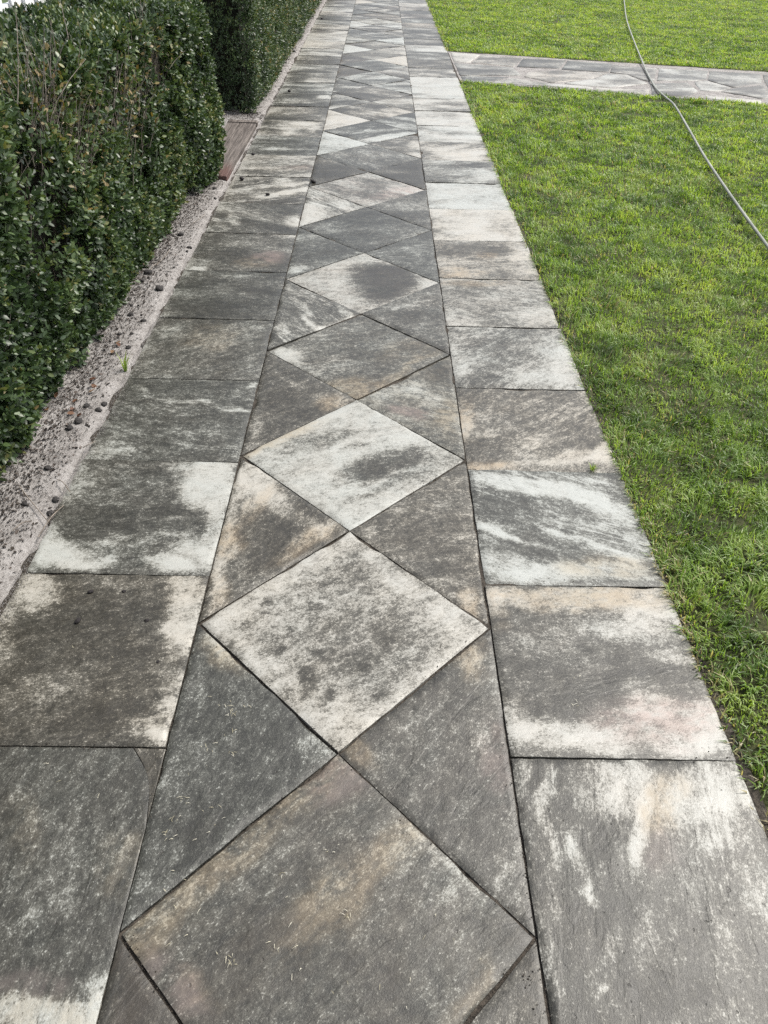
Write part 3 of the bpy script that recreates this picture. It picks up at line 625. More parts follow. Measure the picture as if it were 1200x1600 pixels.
# ------------------------------------------------------------------ sandy soil strip along the hedge
def soil_z(P):
    x = P[:, 0]; n = fbm(P*9, 4, 41)-.5; n2 = fbm(P*40, 2, 43)-.5
    e = np.clip((x+1.03)/.055, 0, 1)
    return .006*(1-e)-.012*e+.016*n*(1-.3*e)+.006*n2+.012*np.clip((-1.1-x)/.2, 0, 1)
V, Q = grid_sheet(-2.9, -.93, -.6, Y_END, 100, 900, soil_z)
soil = link('soil_strip', mesh_np('soil_strip', V, [Q], M_SAND, True), kind='structure', label='pale sandy soil strip between the hedges and the path')

# ------------------------------------------------------------------ lawn
def lawn_z(P): return -.006+.02*(fbm(P*2.2, 3, 51)-.5)+.012*(fbm(P*11, 2, 52)-.5)-.004*np.exp(-np.clip(P[:, 0]-.86, 0, 9)/.03)
def lawn_sheet(name, lab, lo, hi):
    nx, ny = 110, 120
    X = np.concatenate([np.linspace(XR2+.012, 3, 70), np.linspace(3.1, 16, nx-69)])
    rowsV = []
    for k in range(ny+1):
        y = np.array([lo(x)+(hi(x)-lo(x))*k/ny for x in X]); rowsV.append(np.stack([X, y], 1))
    P = np.concatenate(rowsV); i, j = np.meshgrid(np.arange(ny), np.arange(nx), indexing='ij'); a = i*(nx+1)+j
    return link(name, mesh_np(name, np.c_[P, lawn_z(P)], [np.stack([a, a+1, a+nx+2, a+nx+1], -1).reshape(-1, 4)], M_TURF, True), kind='structure', label=lab)
near_hi = lambda x: line_y(*SPB, x)-.005
far_lo = lambda x: line_y(*SPT, x)+.005
lawn_sheet('lawn', 'turf soil of the lawn on the near side of the side path', lambda x: -.8, near_hi)
lawn_sheet('lawn', 'turf soil of the lawn on the far side of the side path', far_lo, lambda x: 24.0)

def in_view(P, m=160, z=0.03):
    d = np.c_[P, np.full(len(P), z)]-np.array([0, 0, CAM_H]); zc = d@FWD
    x = 600+F_PX*(d@RGT)/zc; y = 800-F_PX*(d@UPV)/zc
    return (zc > .2) & (x > -m) & (x < 1200+m) & (y > -60) & (y < 1600+m)

def grass_blades(P, far):
    n = len(P); d = np.hypot(P[:, 0], P[:, 1])
    edge = P[:, 0]-XR2
    hgt = fbm(P*3.2, 3, 61); cl = np.clip(.5+1.6*(fbm(P*13, 2, 62)-.5), 0, 1)
    L = (.015+.044*np.clip(hgt*.6+cl*.75-.2, 0, 1))*rng.uniform(.6, 1.35, n)
    L *= np.where(d > 7, .9, 1.0)
    # lie direction drifts over the lawn, each tuft its own
    az = 6.28*(vnoise(P*7, 63)+.35*vnoise(P*30, 64))*1.6+rng.normal(0, .9, n)
    az = np.where((edge < .04) & (rng.random(n) < .55), math.pi+rng.normal(0, .7, n), az)
    lean = np.clip(rng.normal(.85, .35, n)+.4*(cl-.5), .05, 1.45)
    w = (.0012+.0011*rng.random(n))*np.clip(d/3.4, 1, 3.2)
    dx = np.stack([np.cos(az), np.sin(az)], 1); sx = np.stack([-dx[:, 1], dx[:, 0]], 1)
    z0 = lawn_z(P)-.002
    base = np.c_[P, z0]
    mid_l = lean*.55; tip_l = np.clip(lean*1.35, 0, 1.6)
    mid = base+np.c_[dx*(np.sin(mid_l)*L*.55)[:, None], np.cos(mid_l)*L*.55]
    tip = mid+np.c_[dx*(np.sin(tip_l)*L*.5)[:, None], np.cos(tip_l)*L*.5]
    s3 = np.c_[sx, rng.normal(0, .25, n)]
    V = np.stack([base-s3*w[:, None], base+s3*w[:, None], mid+s3*(w*.85)[:, None], mid-s3*(w*.85)[:, None], tip], 1).reshape(-1, 3)
    o = np.arange(n)*5
    Q = np.stack([o, o+1, o+2, o+3], -1); T = np.stack([o+3, o+2, o+4], -1)
    tint = .48+.55*(fbm(P*1.8, 3, 71)-.5)+.95*(fbm(P*9, 2, 72)-.5)+rng.normal(0, .12, n)
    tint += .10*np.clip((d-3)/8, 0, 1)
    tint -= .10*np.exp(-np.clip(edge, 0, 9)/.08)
    tint = np.clip(tint, .02, .80)
    dead = rng.random(n) < (.035+.12*np.clip((vnoise(P*3.5, 73)-.70)*4, 0, 1)+.40*np.exp(-np.clip(edge, 0, 9)/.022)*(P[:, 1] < 1.6)+.12*np.exp(-np.clip(edge, 0, 9)/.03))
    tint[dead] = rng.uniform(.84, 1, dead.sum())
    return V, Q, T, np.repeat(tint, 5)

def scatter(n_of_d, ranges, cond):
    out = []
    for (x0, x1, y0, y1, step) in ranges:
        for yy in np.arange(y0, y1, step):
            for xx in np.arange(x0, x1, step):
                dd = math.hypot(xx+step/2, yy+step/2)
                k = rng.poisson(n_of_d(dd)*step*step)
                out.append(np.stack([xx+rng.random(k)*step, yy+rng.random(k)*step], 1))
    P = np.concatenate(out)
    return P[cond(P)]
dens = lambda d: min(17000, 38000/max(d, .8))
def yl(P, line): return np.array(line[0][1]+(P[:, 0]-line[0][0])*(line[1][1]-line[0][1])/(line[1][0]-line[0][0]))
def keep(P, lo, hi):
    ok = (P[:, 0] > XR2-.008+.040*(fbm(P*np.array([5, 11]), 3, 81)-.5)) & (P[:, 1] > lo) & (P[:, 1] < hi)
    # hollows worn in the turf
    ok &= (fbm(P*4.5, 2, 82) > .19+.2*(rng.random(len(P))-.5))
    v = in_view(P); v2 = in_view(P, 1000); ok &= v | (v2 & (rng.random(len(P)) < .5)) | (rng.random(len(P)) < .08)
    # the near right edge, where the turf has shrunk from the stone
    gapw = .05*np.clip((1.15-P[:, 1])/.3, 0, 1)+.016*np.clip(vnoise(np.c_[P[:, 1]*4, P[:, 1]*0], 83)-.55, 0, 1)-.012
    ok &= (P[:, 0] > XR2+gapw) | (rng.random(len(P)) < .30)
    return ok
P = scatter(dens, [(.8, 9.0, .2, 9.0, .2)], lambda P: keep(P, 0, yl(P, SPB)+.015*(vnoise(P*5, 85)-.5)))
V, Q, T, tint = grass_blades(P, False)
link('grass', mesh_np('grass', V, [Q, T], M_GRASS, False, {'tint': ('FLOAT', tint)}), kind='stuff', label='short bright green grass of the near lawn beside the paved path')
P = scatter(dens, [(.8, 10.6, 9.6, 20.5, .2)], lambda P: keep(P, yl(P, SPT)-.02*(vnoise(P*5, 86)-.5)+.03, 20.5))
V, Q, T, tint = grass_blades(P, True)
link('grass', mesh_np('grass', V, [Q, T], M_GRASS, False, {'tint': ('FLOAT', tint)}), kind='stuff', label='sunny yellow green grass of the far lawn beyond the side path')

# ------------------------------------------------------------------ hedges
LEAF_S = np.array([(0, 0, 0), (.30, .23, .03), (.70, .22, .02), (1, 0, -.03), (.70, -.22, .02), (.30, -.23, .03), (.5, 0, -.012)])
LEAF_Q = np.array([(0, 6, 1, 1), ])
LEAF_T = np.array([(0, 6, 1), (1, 6, 2), (2, 6, 3), (0, 5, 6), (5, 4, 6), (4, 3, 6)])
LEAF_S4 = np.array([(0, 0, 0), (.48, .21, .03), (1, 0, -.02), (.48, -.21, .03)])
LEAF_T4 = np.array([(0, 2, 1), (0, 3, 2)])

def frames(D, N):
    D = D/np.linalg.norm(D, axis=1)[:, None]
    B = np.cross(N, D); B /= np.linalg.norm(B, axis=1)[:, None]+1e-9
    return np.stack([D, B, np.cross(D, B)], 2)          # columns

def shell_points(n, x0, x1, y0, y1, h, faces, lump, seed):
    """Points on a clipped hedge's faces: position, outward normal."""
    W = {'side': (y1-y0)*h, 'top': (x1-x0)*(y1-y0), 'end': (x1-x0)*h, 'start': (x1-x0)*h}
    tot = sum(W[f]*k for f, k in faces.items()); Ps, Ns = [], []
    for f, k in faces.items():
        m = int(n*W[f]*k/tot); u, v = rng.random(m), rng.random(m)
        if f == 'side':
            p = np.stack([np.full(m, x1), y0+u*(y1-y0), .015+v*(h-.015)], 1); nn = np.tile([1., 0, .12], (m, 1))
        elif f == 'top':
            p = np.stack([x0+u*(x1-x0), y0+v*(y1-y0), np.full(m, h)], 1); nn = np.tile([0, 0, 1.], (m, 1))
        else:
            yy, s = (y1, 1.) if f == 'end' else (y0, -1.)
            p = np.stack([x0+u*(x1-x0), np.full(m, yy), .015+v*(h-.015)], 1); nn = np.tile([0, s, .12], (m, 1))
        # round the arrises
        r = .10
        for ax, lo, hi in ((0, x0, x1), (1, y0, y1), (2, -9, h)):
            q = np.clip((p[:, ax]-(hi-r))/r, 0, 1); nn[:, ax] += q*.9
            q = np.clip(((lo+r)-p[:, ax])/r, 0, 1); nn[:, ax] -= q*.9
        nn /= np.linalg.norm(nn, axis=1)[:, None]
        cx = np.clip(p, [x0+r, y0+r, 0], [x1-r, y1-r, h-r])
        dlt = p-cx; ln = np.linalg.norm(dlt, axis=1)
        over = np.where(ln > r, r/np.maximum(ln, 1e-6), 1.0)
        p = cx+dlt*over[:, None]
        Ps.append(p); Ns.append(nn)
    P, N = np.concatenate(Ps), np.concatenate(Ns)
    big = fbm(P*2.3, 2, seed)-.5; sm = fbm(P*8.5, 2, seed+5)-.5
    P = P+N*(lump*(1.3*big+1.0*sm))[:, None]
    if lump > .09: P[:, 0] += np.where(N[:, 0] > .2, .075*np.clip((P[:, 1]-4.3)/.9, 0, 1), 0)   # the hedge leans out over the path at its far end
    tuck = np.clip(1-P[:, 2]/.22, 0, 1)                  # narrower at the foot
    P[:, 0] -= np.where(N[:, 0] > .4, tuck*.05, 0)
    return P, N

BARE = [(at_wall(150, 190, -1.12), .30, .20), (at_wall(215, 180, -1.12), .30, .16), (at_wall(250, 100, -1.12), .26, .13), (at_wall(95, 165, -1.12), .2, .12)]
def bareness(P):
    b = np.zeros(len(P))
    for c, ry, rz in BARE:
        q = ((P[:, 1]-c[1])/ry)**2+((P[:, 2]-c[2])/rz)**2
        b = np.maximum(b, np.exp(-q*1.1))
    return b*(P[:, 0] > -1.35)

def hedge_leaves(P, N, per, leaf_len, seed, dry=0.0):
    """A sprig of paired leaves at each point."""
    n = len(P)
    ax = N*.75+np.array([0, 0, .55])+rng.normal(0, .42, (n, 3)); ax /= np.linalg.norm(ax, axis=1)[:, None]
    depth = rng.exponential(.028, n)*(rng.random(n) < .8)
    P = P-N*depth[:, None]
    k = np.tile(np.arange(per), n); idx = np.repeat(np.arange(n), per)
    s = (k/per)**.9
    slen = rng.uniform(.04, .085, n)
    ref = rng.normal(0, 1, (n, 3)); e1 = np.cross(ax, ref); e1 /= np.linalg.norm(e1, axis=1)[:, None]; e2 = np.cross(ax, e1)
    ph = k*math.pi+(k//2)*1.45+rng.normal(0, .35, n*per)
    rad = np.cos(ph)[:, None]*e1[idx]+np.sin(ph)[:, None]*e2[idx]
    op = .45+.85*(1-s)+rng.normal(0, .2, n*per)
    D = ax[idx]*np.cos(op)[:, None]+rad*np.sin(op)[:, None]+rng.normal(0, .16, (n*per, 3))
    Nn = ax[idx]*np.sin(op)[:, None]-rad*np.cos(op)[:, None]+rng.normal(0, .22, (n*per, 3))
    base = P[idx]+ax[idx]*((s-.6)*slen[idx])[:, None]
    R = frames(D, Nn)
    sc = leaf_len*rng.uniform(.65, 1.25, n*per)*(1-.25*s)
    spr = fbm(P*5, 2, seed+40)
    tint = .40+.75*(spr-.5)[idx]+.16*(s-.5)+rng.normal(0, .10, n*per)+(rng.normal(0, .10, n))[idx]
    young = (rng.random(n) < .16)[idx] & (s > .55); tint[young] += .28
    tint = np.clip(tint, 0, .88)
    pale = rng.random(n*per) < (.006+dry*bareness(P)[idx]); tint[pale] = rng.uniform(.9, 1, pale.sum())
    return base, R, sc, tint

def leaves_mesh(name, base, R, sc, tint, six, mat):
    S, T = (LEAF_S, LEAF_T) if six else (LEAF_S4, LEAF_T4)
    m = len(base)
    V = base[:, None]+np.einsum('nij,vj->nvi', R, S)*sc[:, None, None]
    F = (T[None]+(np.arange(m)*len(S))[:, None, None]).reshape(-1, 3)
    return mesh_np(name, V.reshape(-1, 3), [F], mat, True, {'tint': ('FLOAT', np.repeat(tint, len(S)))})

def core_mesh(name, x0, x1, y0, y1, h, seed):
    """A lumpy rounded block for the woody inside, its shade put into the colour."""
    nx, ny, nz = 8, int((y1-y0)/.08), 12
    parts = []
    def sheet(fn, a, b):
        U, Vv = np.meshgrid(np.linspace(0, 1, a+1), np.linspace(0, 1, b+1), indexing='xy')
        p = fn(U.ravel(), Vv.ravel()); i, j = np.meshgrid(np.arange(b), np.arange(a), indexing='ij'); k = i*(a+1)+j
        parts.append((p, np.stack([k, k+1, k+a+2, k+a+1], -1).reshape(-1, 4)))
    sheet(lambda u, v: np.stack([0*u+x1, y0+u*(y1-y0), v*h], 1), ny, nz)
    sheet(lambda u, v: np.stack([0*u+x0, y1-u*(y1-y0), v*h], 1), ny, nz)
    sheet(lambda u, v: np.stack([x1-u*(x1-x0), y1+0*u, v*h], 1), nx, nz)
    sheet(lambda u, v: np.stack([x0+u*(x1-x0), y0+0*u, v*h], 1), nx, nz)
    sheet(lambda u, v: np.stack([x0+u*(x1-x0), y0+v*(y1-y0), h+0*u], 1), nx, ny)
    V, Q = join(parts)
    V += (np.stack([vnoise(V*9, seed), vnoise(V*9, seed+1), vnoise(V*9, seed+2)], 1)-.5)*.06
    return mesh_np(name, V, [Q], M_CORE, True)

def twig(p, d, L, r):
    t = np.linspace(0, 1, 5)[:, None]
    w = rng.normal(0, .012, 3)
    pts = p+d*L*t+w*(t*t)*3*L/.2+np.array([0, 0, .04])*L*t*t
    return tube(pts, r*(1-.6*t[:, 0]), 5)

# near hedge
HX0, HX1, HY0, HY1, HH = -1.81, -1.145, .35, 5.60, .995
hedge = link('clipped_hedge', None, loc=(-1.55, 3.0, 0), label='near clipped hedge with a thin twiggy patch in its side, left of the path', category='hedge', group='clipped hedges left of the path')
OFF = Vector((1.55, -3.0, 0))
def hpart(name, me, **p):
    o = link(name, me, hedge, OFF, **p); return o
hpart('shaded_wood_core', core_mesh('shaded_wood_core', HX0+.15, HX1-.17, HY0+.12, HY1-.13, HH-.13, 200))
P, N = shell_points(26000, HX0, HX1, HY0, HY1, HH, {'side': 1.25, 'top': .9, 'end': 1.0, 'start': .15}, .105, 210)
ok = rng.random(len(P)) > bareness(P)*.72
hole = fbm(P*5.5, 2, 230); ok &= ~((hole < .39) & (rng.random(len(P)) < .85))
ok &= ~((P[:, 1] < .9) & (rng.random(len(P)) < .6))
P, N = P[ok], N[ok]
base, R, sc, tint = hedge_leaves(P, N, 8, .031, 240, .16)
# the leaves that show largest are parts of their own, the rest one mass
dv = base-np.array([0, 0, CAM_H]); zc = dv@FWD
sx_ = 600+F_PX*(dv@RGT)/zc; sy_ = 800-F_PX*(dv@UPV)/zc
facing = np.abs(np.einsum('ni,ni->n', R[:, :, 2], dv))/np.linalg.norm(dv, axis=1)
front = (base[:, 0] > HX1-.015) & (zc > .3) & (sx_ > 6) & (sx_ < 420) & (sy_ > 20) & (sy_ < 1000)
score = np.where(front, sc/np.maximum(zc, .2)*(.3+facing), 0)
big = np.argsort(-score)[:300]; bigmask = np.zeros(len(base), bool); bigmask[big] = True
small = ~bigmask
hpart('foliage', leaves_mesh('foliage', base[small], R[small], sc[small], tint[small], True, M_LEAF), kind='stuff')
leaf_meshes = [mesh_np('leaf', LEAF_S, [LEAF_T], M_LEAF, True, {'tint': ('FLOAT', np.full(len(LEAF_S), t))}) for t in (.25, .36, .46, .58, .78)]
for k in big:
    me = leaf_meshes[int(np.argmin(np.abs(np.array([.25, .36, .46, .58, .78])-tint[k])))]
    o = link('leaf', me, hedge)
    o.matrix_local = Matrix.Translation(Vector(base[k])+OFF) @ Matrix(R[k].tolist()).to_4x4() @ Matrix.Scale(float(sc[k]), 4)
tw = []
for c, ry, rz in BARE:
    for _ in range(95):
        y = c[1]+rng.normal(0, ry*.6); z = c[2]+rng.normal(-.05, rz*.6)-.06
        p = np.array([-1.19-abs(rng.normal(0, .05))+.02, y, max(z, .1)])
        d = np.array([rng.uniform(.0, .35), rng.normal(0, .22), 1.0]); d /= np.linalg.norm(d)
        tw.append(twig(p, d, rng.uniform(.10, .26), rng.uniform(.0012, .003)))
for _ in range(260):
    y = rng.uniform(HY0, HY1); p = np.array([-1.24-rng.random()*.05, y, rng.uniform(.0, .7)])
    d = np.array([rng.uniform(.1, .5), rng.normal(0, .3), 1.0]); d /= np.linalg.norm(d)
    tw.append(twig(p, d, rng.uniform(.12, .3), rng.uniform(.0015, .0035)))
V, Q = join(tw); hpart('twigs', mesh_np('twigs', V, [Q], M_TWIG, True), kind='stuff')

# far hedge
GX0, GX1, GY0, GY1, GH = -1.95, -1.03, 7.17, 20.0, 1.2
hedge2 = link('clipped_hedge', None, loc=(-1.5, 12.0, 0), label='far clipped hedge starting beyond the timber sill, its dark end face showing', category='hedge', group='clipped hedges left of the path')
OFF2 = Vector((1.5, -12.0, 0))
link('shaded_wood_core', core_mesh('shaded_wood_core', GX0+.14, GX1-.13, GY0+.12, GY1, GH-.1, 300), hedge2, OFF2)
P1, N1 = shell_points(9000, GX0, GX1, GY0, 10.5, GH, {'side': 1.2, 'top': .5, 'start': 1.3}, .07, 310)
P2, N2 = shell_points(6500, GX0, GX1, 10.4, GY1, GH, {'side': 1.3, 'top': .4}, .07, 310)
P, N = np.vstack([P1, P2]), np.vstack([N1, N2])
base, R, sc, tint = hedge_leaves(P, N, 8, .030, 340)
sc[base[:, 1] > 10.4] *= 1.45
tint += .10*np.clip((N[:, 0]-.3), 0, 1).repeat(8)  # sunlit path side painted in: leaves facing it are tinted lighter
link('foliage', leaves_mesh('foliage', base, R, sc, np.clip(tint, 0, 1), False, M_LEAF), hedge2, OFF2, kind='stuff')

# ------------------------------------------------------------------ picket fence behind the hedge
fence = link('picket_fence', None, loc=(-2.02, 5.5, 0), label='white picket fence behind the near hedge, only its lower pickets in view', category='fence')
def box(x0, x1, y0, y1, z0, z1):
    V = np.array([(x, y, z) for z in (z0, z1) for y in (y0, y1) for x in (x0, x1)])
    return V, np.array([(0, 2, 3, 1), (4, 5, 7, 6), (0, 1, 5, 4), (2, 6, 7, 3), (0, 4, 6, 2), (1, 3, 7, 5)])
pV = np.array([(x, y, z) for x in (-.009, .009) for (y, z) in ((-.032, .03), (.032, .03), (.032, 1.12), (0, 1.18), (-.032, 1.12))])
pF5 = np.array([(4, 3, 2, 1, 0), (5, 6, 7, 8, 9)]); pF4 = np.array([(i, (i+1) % 5, 5+(i+1) % 5, 5+i) for i in range(5)])
picket_me = mesh_np('picket', pV, [pF5, pF4], M_PAINT)
for k in range(20):
    link('picket', picket_me, fence, (0, -1.9+k*.19, 0))
for z in (.25, .92):
    V, Q = box(-.045, -.0115, -2.0, 1.8, z, z+.07); link('rail', mesh_np('rail', V, [Q], M_PAINT), fence)

# ------------------------------------------------------------------ timber sill between the hedges
tb = link('timber_sill', None, loc=(-1.09, 6.02, 0), label='worn reddish timber sill lying in the gap between the two hedges', category='timber')
def plank(x0, x1, y0, y1, z0, z1):
    n = 14; Y = np.linspace(y0, y1, n); b = .004
    prof = np.array([(x0, z0), (x1, z0), (x1, z1-b), (x1-b, z1), (x0+b, z1), (x0, z1-b)]); m = len(prof)
    V = np.concatenate([np.c_[prof[:, 0]+.002*math.sin(y*3), np.full(m, y), prof[:, 1]] for y in Y])
    i, j = np.meshgrid(np.arange(n-1), np.arange(m), indexing='ij'); j2 = (j+1) % m
    Q = np.stack([i*m+j, i*m+j2, (i+1)*m+j2, (i+1)*m+j], -1).reshape(-1, 4)
    caps = np.array([list(range(m))[::-1], [(n-1)*m+q for q in range(m)]])
    return mesh_np('plank', V, [Q, caps], M_TIMBER)
link('plank', plank(.006, .087, -.78, .70, -.03, .032), tb)
link('plank', plank(-.05, .003, -.70, .72, -.03, .030), tb)
link('plank', plank(-.150, -.053, -.66, .72, -.03, .031), tb)
link('end_board', plank(-.152, .090, .726, .80, -.03, .036), tb)

# ------------------------------------------------------------------ garden hose
HP = [(968, -60), (975, 0), (979, 30), (989, 60), (1003, 95), (1011, 114), (1025, 138), (1040, 152), (1054, 165), (1075, 200), (1095, 235), (1112, 262), (1140, 303), (1167, 341), (1200, 386), (1260, 470), (1330, 560), (1440, 690), (1600, 830), (1850, 960), (2300, 1080)]
pts = []
for k, (x, y) in enumerate(HP):
    onpave = 95 <= y <= 152
    zz = .016 if onpave else .038
    if y in (95, 152): zz = .024
    q = at(x, y, zz); pts.append((q[0], q[1], zz))
pts = smoothline(pts, 14); V, Q = tube(pts, .0092, 12)
link('garden_hose', mesh_np('garden_hose', V, [Q], M_HOSE, True), label='long grey green garden hose lying across the lawn and side path', category='hose')

# ------------------------------------------------------------------ pebbles, seeds, litter
def pebble_mesh(name, seed, mat):
    import bmesh
    bm = bmesh.new(); bmesh.ops.create_icosphere(bm, subdivisions=2, radius=1.0)
    V = np.array([v.co[:] for v in bm.verts])
    F = np.array([[v.index for v in f.verts] for f in bm.faces]); bm.free()
    V = V*(1+1.0*(fbm(V*1.6+seed*5, 2, seed)-.5))[:, None]*np.array([1, .78, .55])
    return mesh_np(name, V, [F], mat, True)
pm = [pebble_mesh('pebble', s, M_PEBBLE) for s in (1, 2, 3, 4)]
PEB = [(249, 452, 8, 'largest oval dark pebble, by the slab edge next to the hedge'), (232, 428, 7, None), (223, 440, 4, None), (204, 491, 5, None), (224, 501, 4.5, None), (206, 477, 3.5, None),
       (187, 521, 4, None), (206, 521, 3, None), (201, 542, 5.5, 'round dark pebble just above the weed on the sandy strip'), (221, 536, 3, None), (162, 628, 5.5, None), (153, 639, 6, None),
       (122, 657, 8, 'big round dark pebble of a pair under the hedge foot'), (109, 668, 7, 'smaller dark pebble of a pair, tucked closest under the hedge foot'), (75, 731, 6.5, None), (86, 776, 7, 'dark pebble touching the slab beside the nearest hedge leaves'), (77, 796, 6.5, None), (38, 787, 6, None),
       (135, 633, 5.5, None), (176, 551, 4, None), (335, 295, 4, None), (296, 385, 4, None), (282, 366, 5, None), (292, 391, 3, None), (336, 308, 3, None), (439, 112, 3, None), (459, 81, 3, None), (446, 98, 2.5, None)]
for k, (x, y, r, lab) in enumerate(PEB):
    q = at(x, y, .01); dist = (np.array([q[0], q[1], .01])-np.array([0, 0, CAM_H]))@FWD
    s = r/F_PX*dist; zz = float(soil_z(np.array([q]))[0]) if q[0] < -.95 else .0
    o = link('pebble', pm[k % 4], None, (q[0], q[1], zz+s*.30), label=lab or ('tiny dark pebble at the foot of the far hedge' if y < 120 else 'small dark pebble on the sand just before the timber sill' if y < 395 else 'small dark pebble on the sand farther off than the weed' if y < 545 else 'small dark pebble on the sand just nearer than the weed' if y < 665 else 'dark pebble on the sand by the nearest hedge foot'), category='pebble', group='dark pebbles on the sandy strip')
    o.scale = (s, s, s); o.rotation_euler = (0, 0, random.uniform(0, 6.28))
sm_ = [pebble_mesh('seed_pod', s, M_SEED) for s in (11, 12)]
SEED = [(452, 144, 3.2, 'dark seed pod lying on the slab beside the far hedge end'), (396, 242, 3.0, 'dark seed pod on the pale slab right of the timber sill'), (378, 281, 4, 'dark upright seed pod nearest the timber sill near end'),
        (418, 305, 3.6, 'dark seed pod at the end of a white vein'), (490, 286, 4.5, 'dark round seed pod at the joint left of the pale diamond'), (503, 30, 2, 'farthest tiny dark seed pod on the left slabs'),
        (142, 926, 4.5, 'dark crumb on the slab, leftmost of two near its far joint'), (194, 925, 3.5, 'dark crumb on the slab, right of two near its far joint'), (122, 972, 5.5, 'dark clod in the middle left of the stained slab'), (230, 971, 4, 'dark crumb right of the clod on the stained slab'), (247, 1035, 3, 'tiny dark crumb nearest the diamond on the stained slab')]
for k, (x, y, r, lab) in enumerate(SEED):
    q = at(x, y); dist = (np.array([q[0], q[1], 0])-np.array([0, 0, CAM_H]))@FWD; s = r/F_PX*dist
    nm = 'seed_pod' if k < 6 else 'soil_crumb'
    o = link(nm, sm_[k % 2], None, (q[0], q[1], s*.5), label=lab, category='seed pod' if k < 6 else 'soil crumb', group='dark seed pods on the slabs' if k < 6 else 'soil crumbs on the slabs')
    o.scale = (s, s, s); o.rotation_euler = (random.uniform(-.3, .3), 0, random.uniform(0, 6))

# mulch chips under the hedge and over the sand
n = 24000
yy = rng.uniform(.8, 17, n)**1.0; yy = np.where(rng.random(n) < .6, rng.uniform(.9, 6, n), yy)
xx = -1.0-np.abs(rng.normal(0, .10, n))-.03*rng.random(n)
edgex = np.where(yy < 5.7, -1.17, np.where(yy > 7.1, -1.09, -1.25))
pick = rng.random(n) < .75; xx = np.where(pick, edgex+.02+rng.normal(0, .045, n), xx)
xx[:2200] = rng.uniform(-1.5, -.99, 2200); yy[:2200] = 7.22-np.abs(rng.normal(0, .16, 2200))
P = np.stack([xx, yy], 1); gapz = (yy > 5.2) & (yy < 7.1) & (xx < -.98); P = P[(~gapz | (xx < -1.25) | (yy < 5.24) | (yy > 6.84)) & (xx < -.962)]; n = len(P)
az = rng.uniform(0, 6.28, n); L = rng.uniform(.0015, .0055, n)*np.where(rng.random(n) < .1, 2.0, 1); W = L*rng.uniform(.25, .7, n)
d1 = np.stack([np.cos(az), np.sin(az), rng.normal(0, .25, n)], 1); d2 = np.stack([-np.sin(az), np.cos(az), rng.normal(0, .25, n)], 1)
b0 = np.c_[P, soil_z(P)+.003]
V = np.stack([b0-d1*L[:, None], b0+d2*W[:, None]+[0, 0, .002], b0+d1*L[:, None], b0-d2*W[:, None]+[0, 0, .002]], 1).reshape(-1, 3)
o = np.arange(n)*4; F = np.concatenate([np.stack([o, o+2, o+1], -1), np.stack([o, o+3, o+2], -1)])
link('mulch_chips', mesh_np('mulch_chips', V, [F], M_CHIP, False, {'tint': ('FLOAT', np.repeat(rng.random(n)**1.6, 4))}), kind='stuff', label='dark mulch chips and leaf bits scattered on the sandy strip')

# small stems and roots lying on the sand
tw = []
for (xa, ya_, xb, yb_) in [(100, 790, 60, 840), (30, 760, 75, 815), (90, 750, 110, 770), (265, 390, 245, 415), (320, 335, 300, 350), (250, 410, 235, 425), (130, 700, 150, 690), (20, 830, 50, 815)]:
    a = at(xa, ya_, .012); b = at(xb, yb_, .012); m = (a+b)/2+rng.normal(0, .012, 2)
    tw.append(tube(smoothline([(a[0], a[1], .014), (m[0], m[1], .022), (b[0], b[1], .014)], 4), .0016, 5))
V, Q = join(tw); link('fallen_twigs', mesh_np('fallen_twigs', V, [Q], M_TWIG, True), kind='stuff', label='thin dry twigs lying on the sandy strip')

# fallen red brown leaves at the hedge foot
dl = [mesh_np('fallen_leaf', LEAF_S*np.array([1, 1.2, 2.5]), [LEAF_T], M_DEADLEAF, True, {'tint': ('FLOAT', np.full(7, t))}) for t in (.35, .7, .95)]
for k, (x, y) in enumerate([(116, 412), (142, 600), (138, 612), (112, 635), (120, 622), (180, 536), (186, 540), (60, 622), (30, 640), (128, 646), (104, 645), (176, 546), (150, 590), (20, 700)]):
    q = at(x, y, .015); q[0] = max(q[0], -1.19)
    o = link('fallen_leaf', dl[k % 3], None, (q[0], q[1], float(soil_z(np.array([q]))[0])+.008), label='reddish brown fallen leaf lying at the foot of the near hedge', category='leaf', group='fallen leaves at the hedge foot')
    o.scale = (.028,)*3; o.rotation_euler = (random.uniform(-.4, .4), random.uniform(-.4, .4), random.uniform(0, 6.28))

# weeds
def weed(x, y, n, hgt, lab, zz, spread):
    q = at(x, y); Vs = []; T = []; Q = []
    for k in range(n):
        az = rng.uniform(0, 6.28); ln = rng.uniform(.1, spread); L = hgt*rng.uniform(.6, 1.1); w = .0016
        dx = np.array([math.cos(az), math.sin(az), 0]); s = np.array([-dx[1], dx[0], 0])*w; b = dx*.006*rng.random()
        m = b+dx*math.sin(ln*.6)*L*.55+np.array([0, 0, math.cos(ln*.6)*L*.55]); t = m+dx*math.sin(ln*1.4)*L*.5+np.array([0, 0, math.cos(min(ln*1.4, 1.7))*L*.5])
        o_ = len(Vs); Vs += [b-s, b+s, m+s, m-s, t]; Q.append((o_, o_+1, o_+2, o_+3)); T.append((o_+3, o_+2, o_+4))
    me = mesh_np('weed', np.array(Vs), [np.array(Q), np.array(T)], M_GRASS, False, {'tint': ('FLOAT', np.repeat(rng.uniform(.4, .88, n), 5))})
    return link('weed', me, None, (q[0], q[1], zz), label=lab, category='weed', group='weeds along the paving')
weed(196, 580, 26, .085, 'upright yellow green grass weed growing from the sandy strip by the hedge', .0, .6)
weed(925, 734, 20, .035, 'small yellowish grass tuft growing in the joint by the lawn edge', -.008, 1.1)
weed(432, 118, 16, .05, 'small weed at the foot of the far hedge', .0, .9)

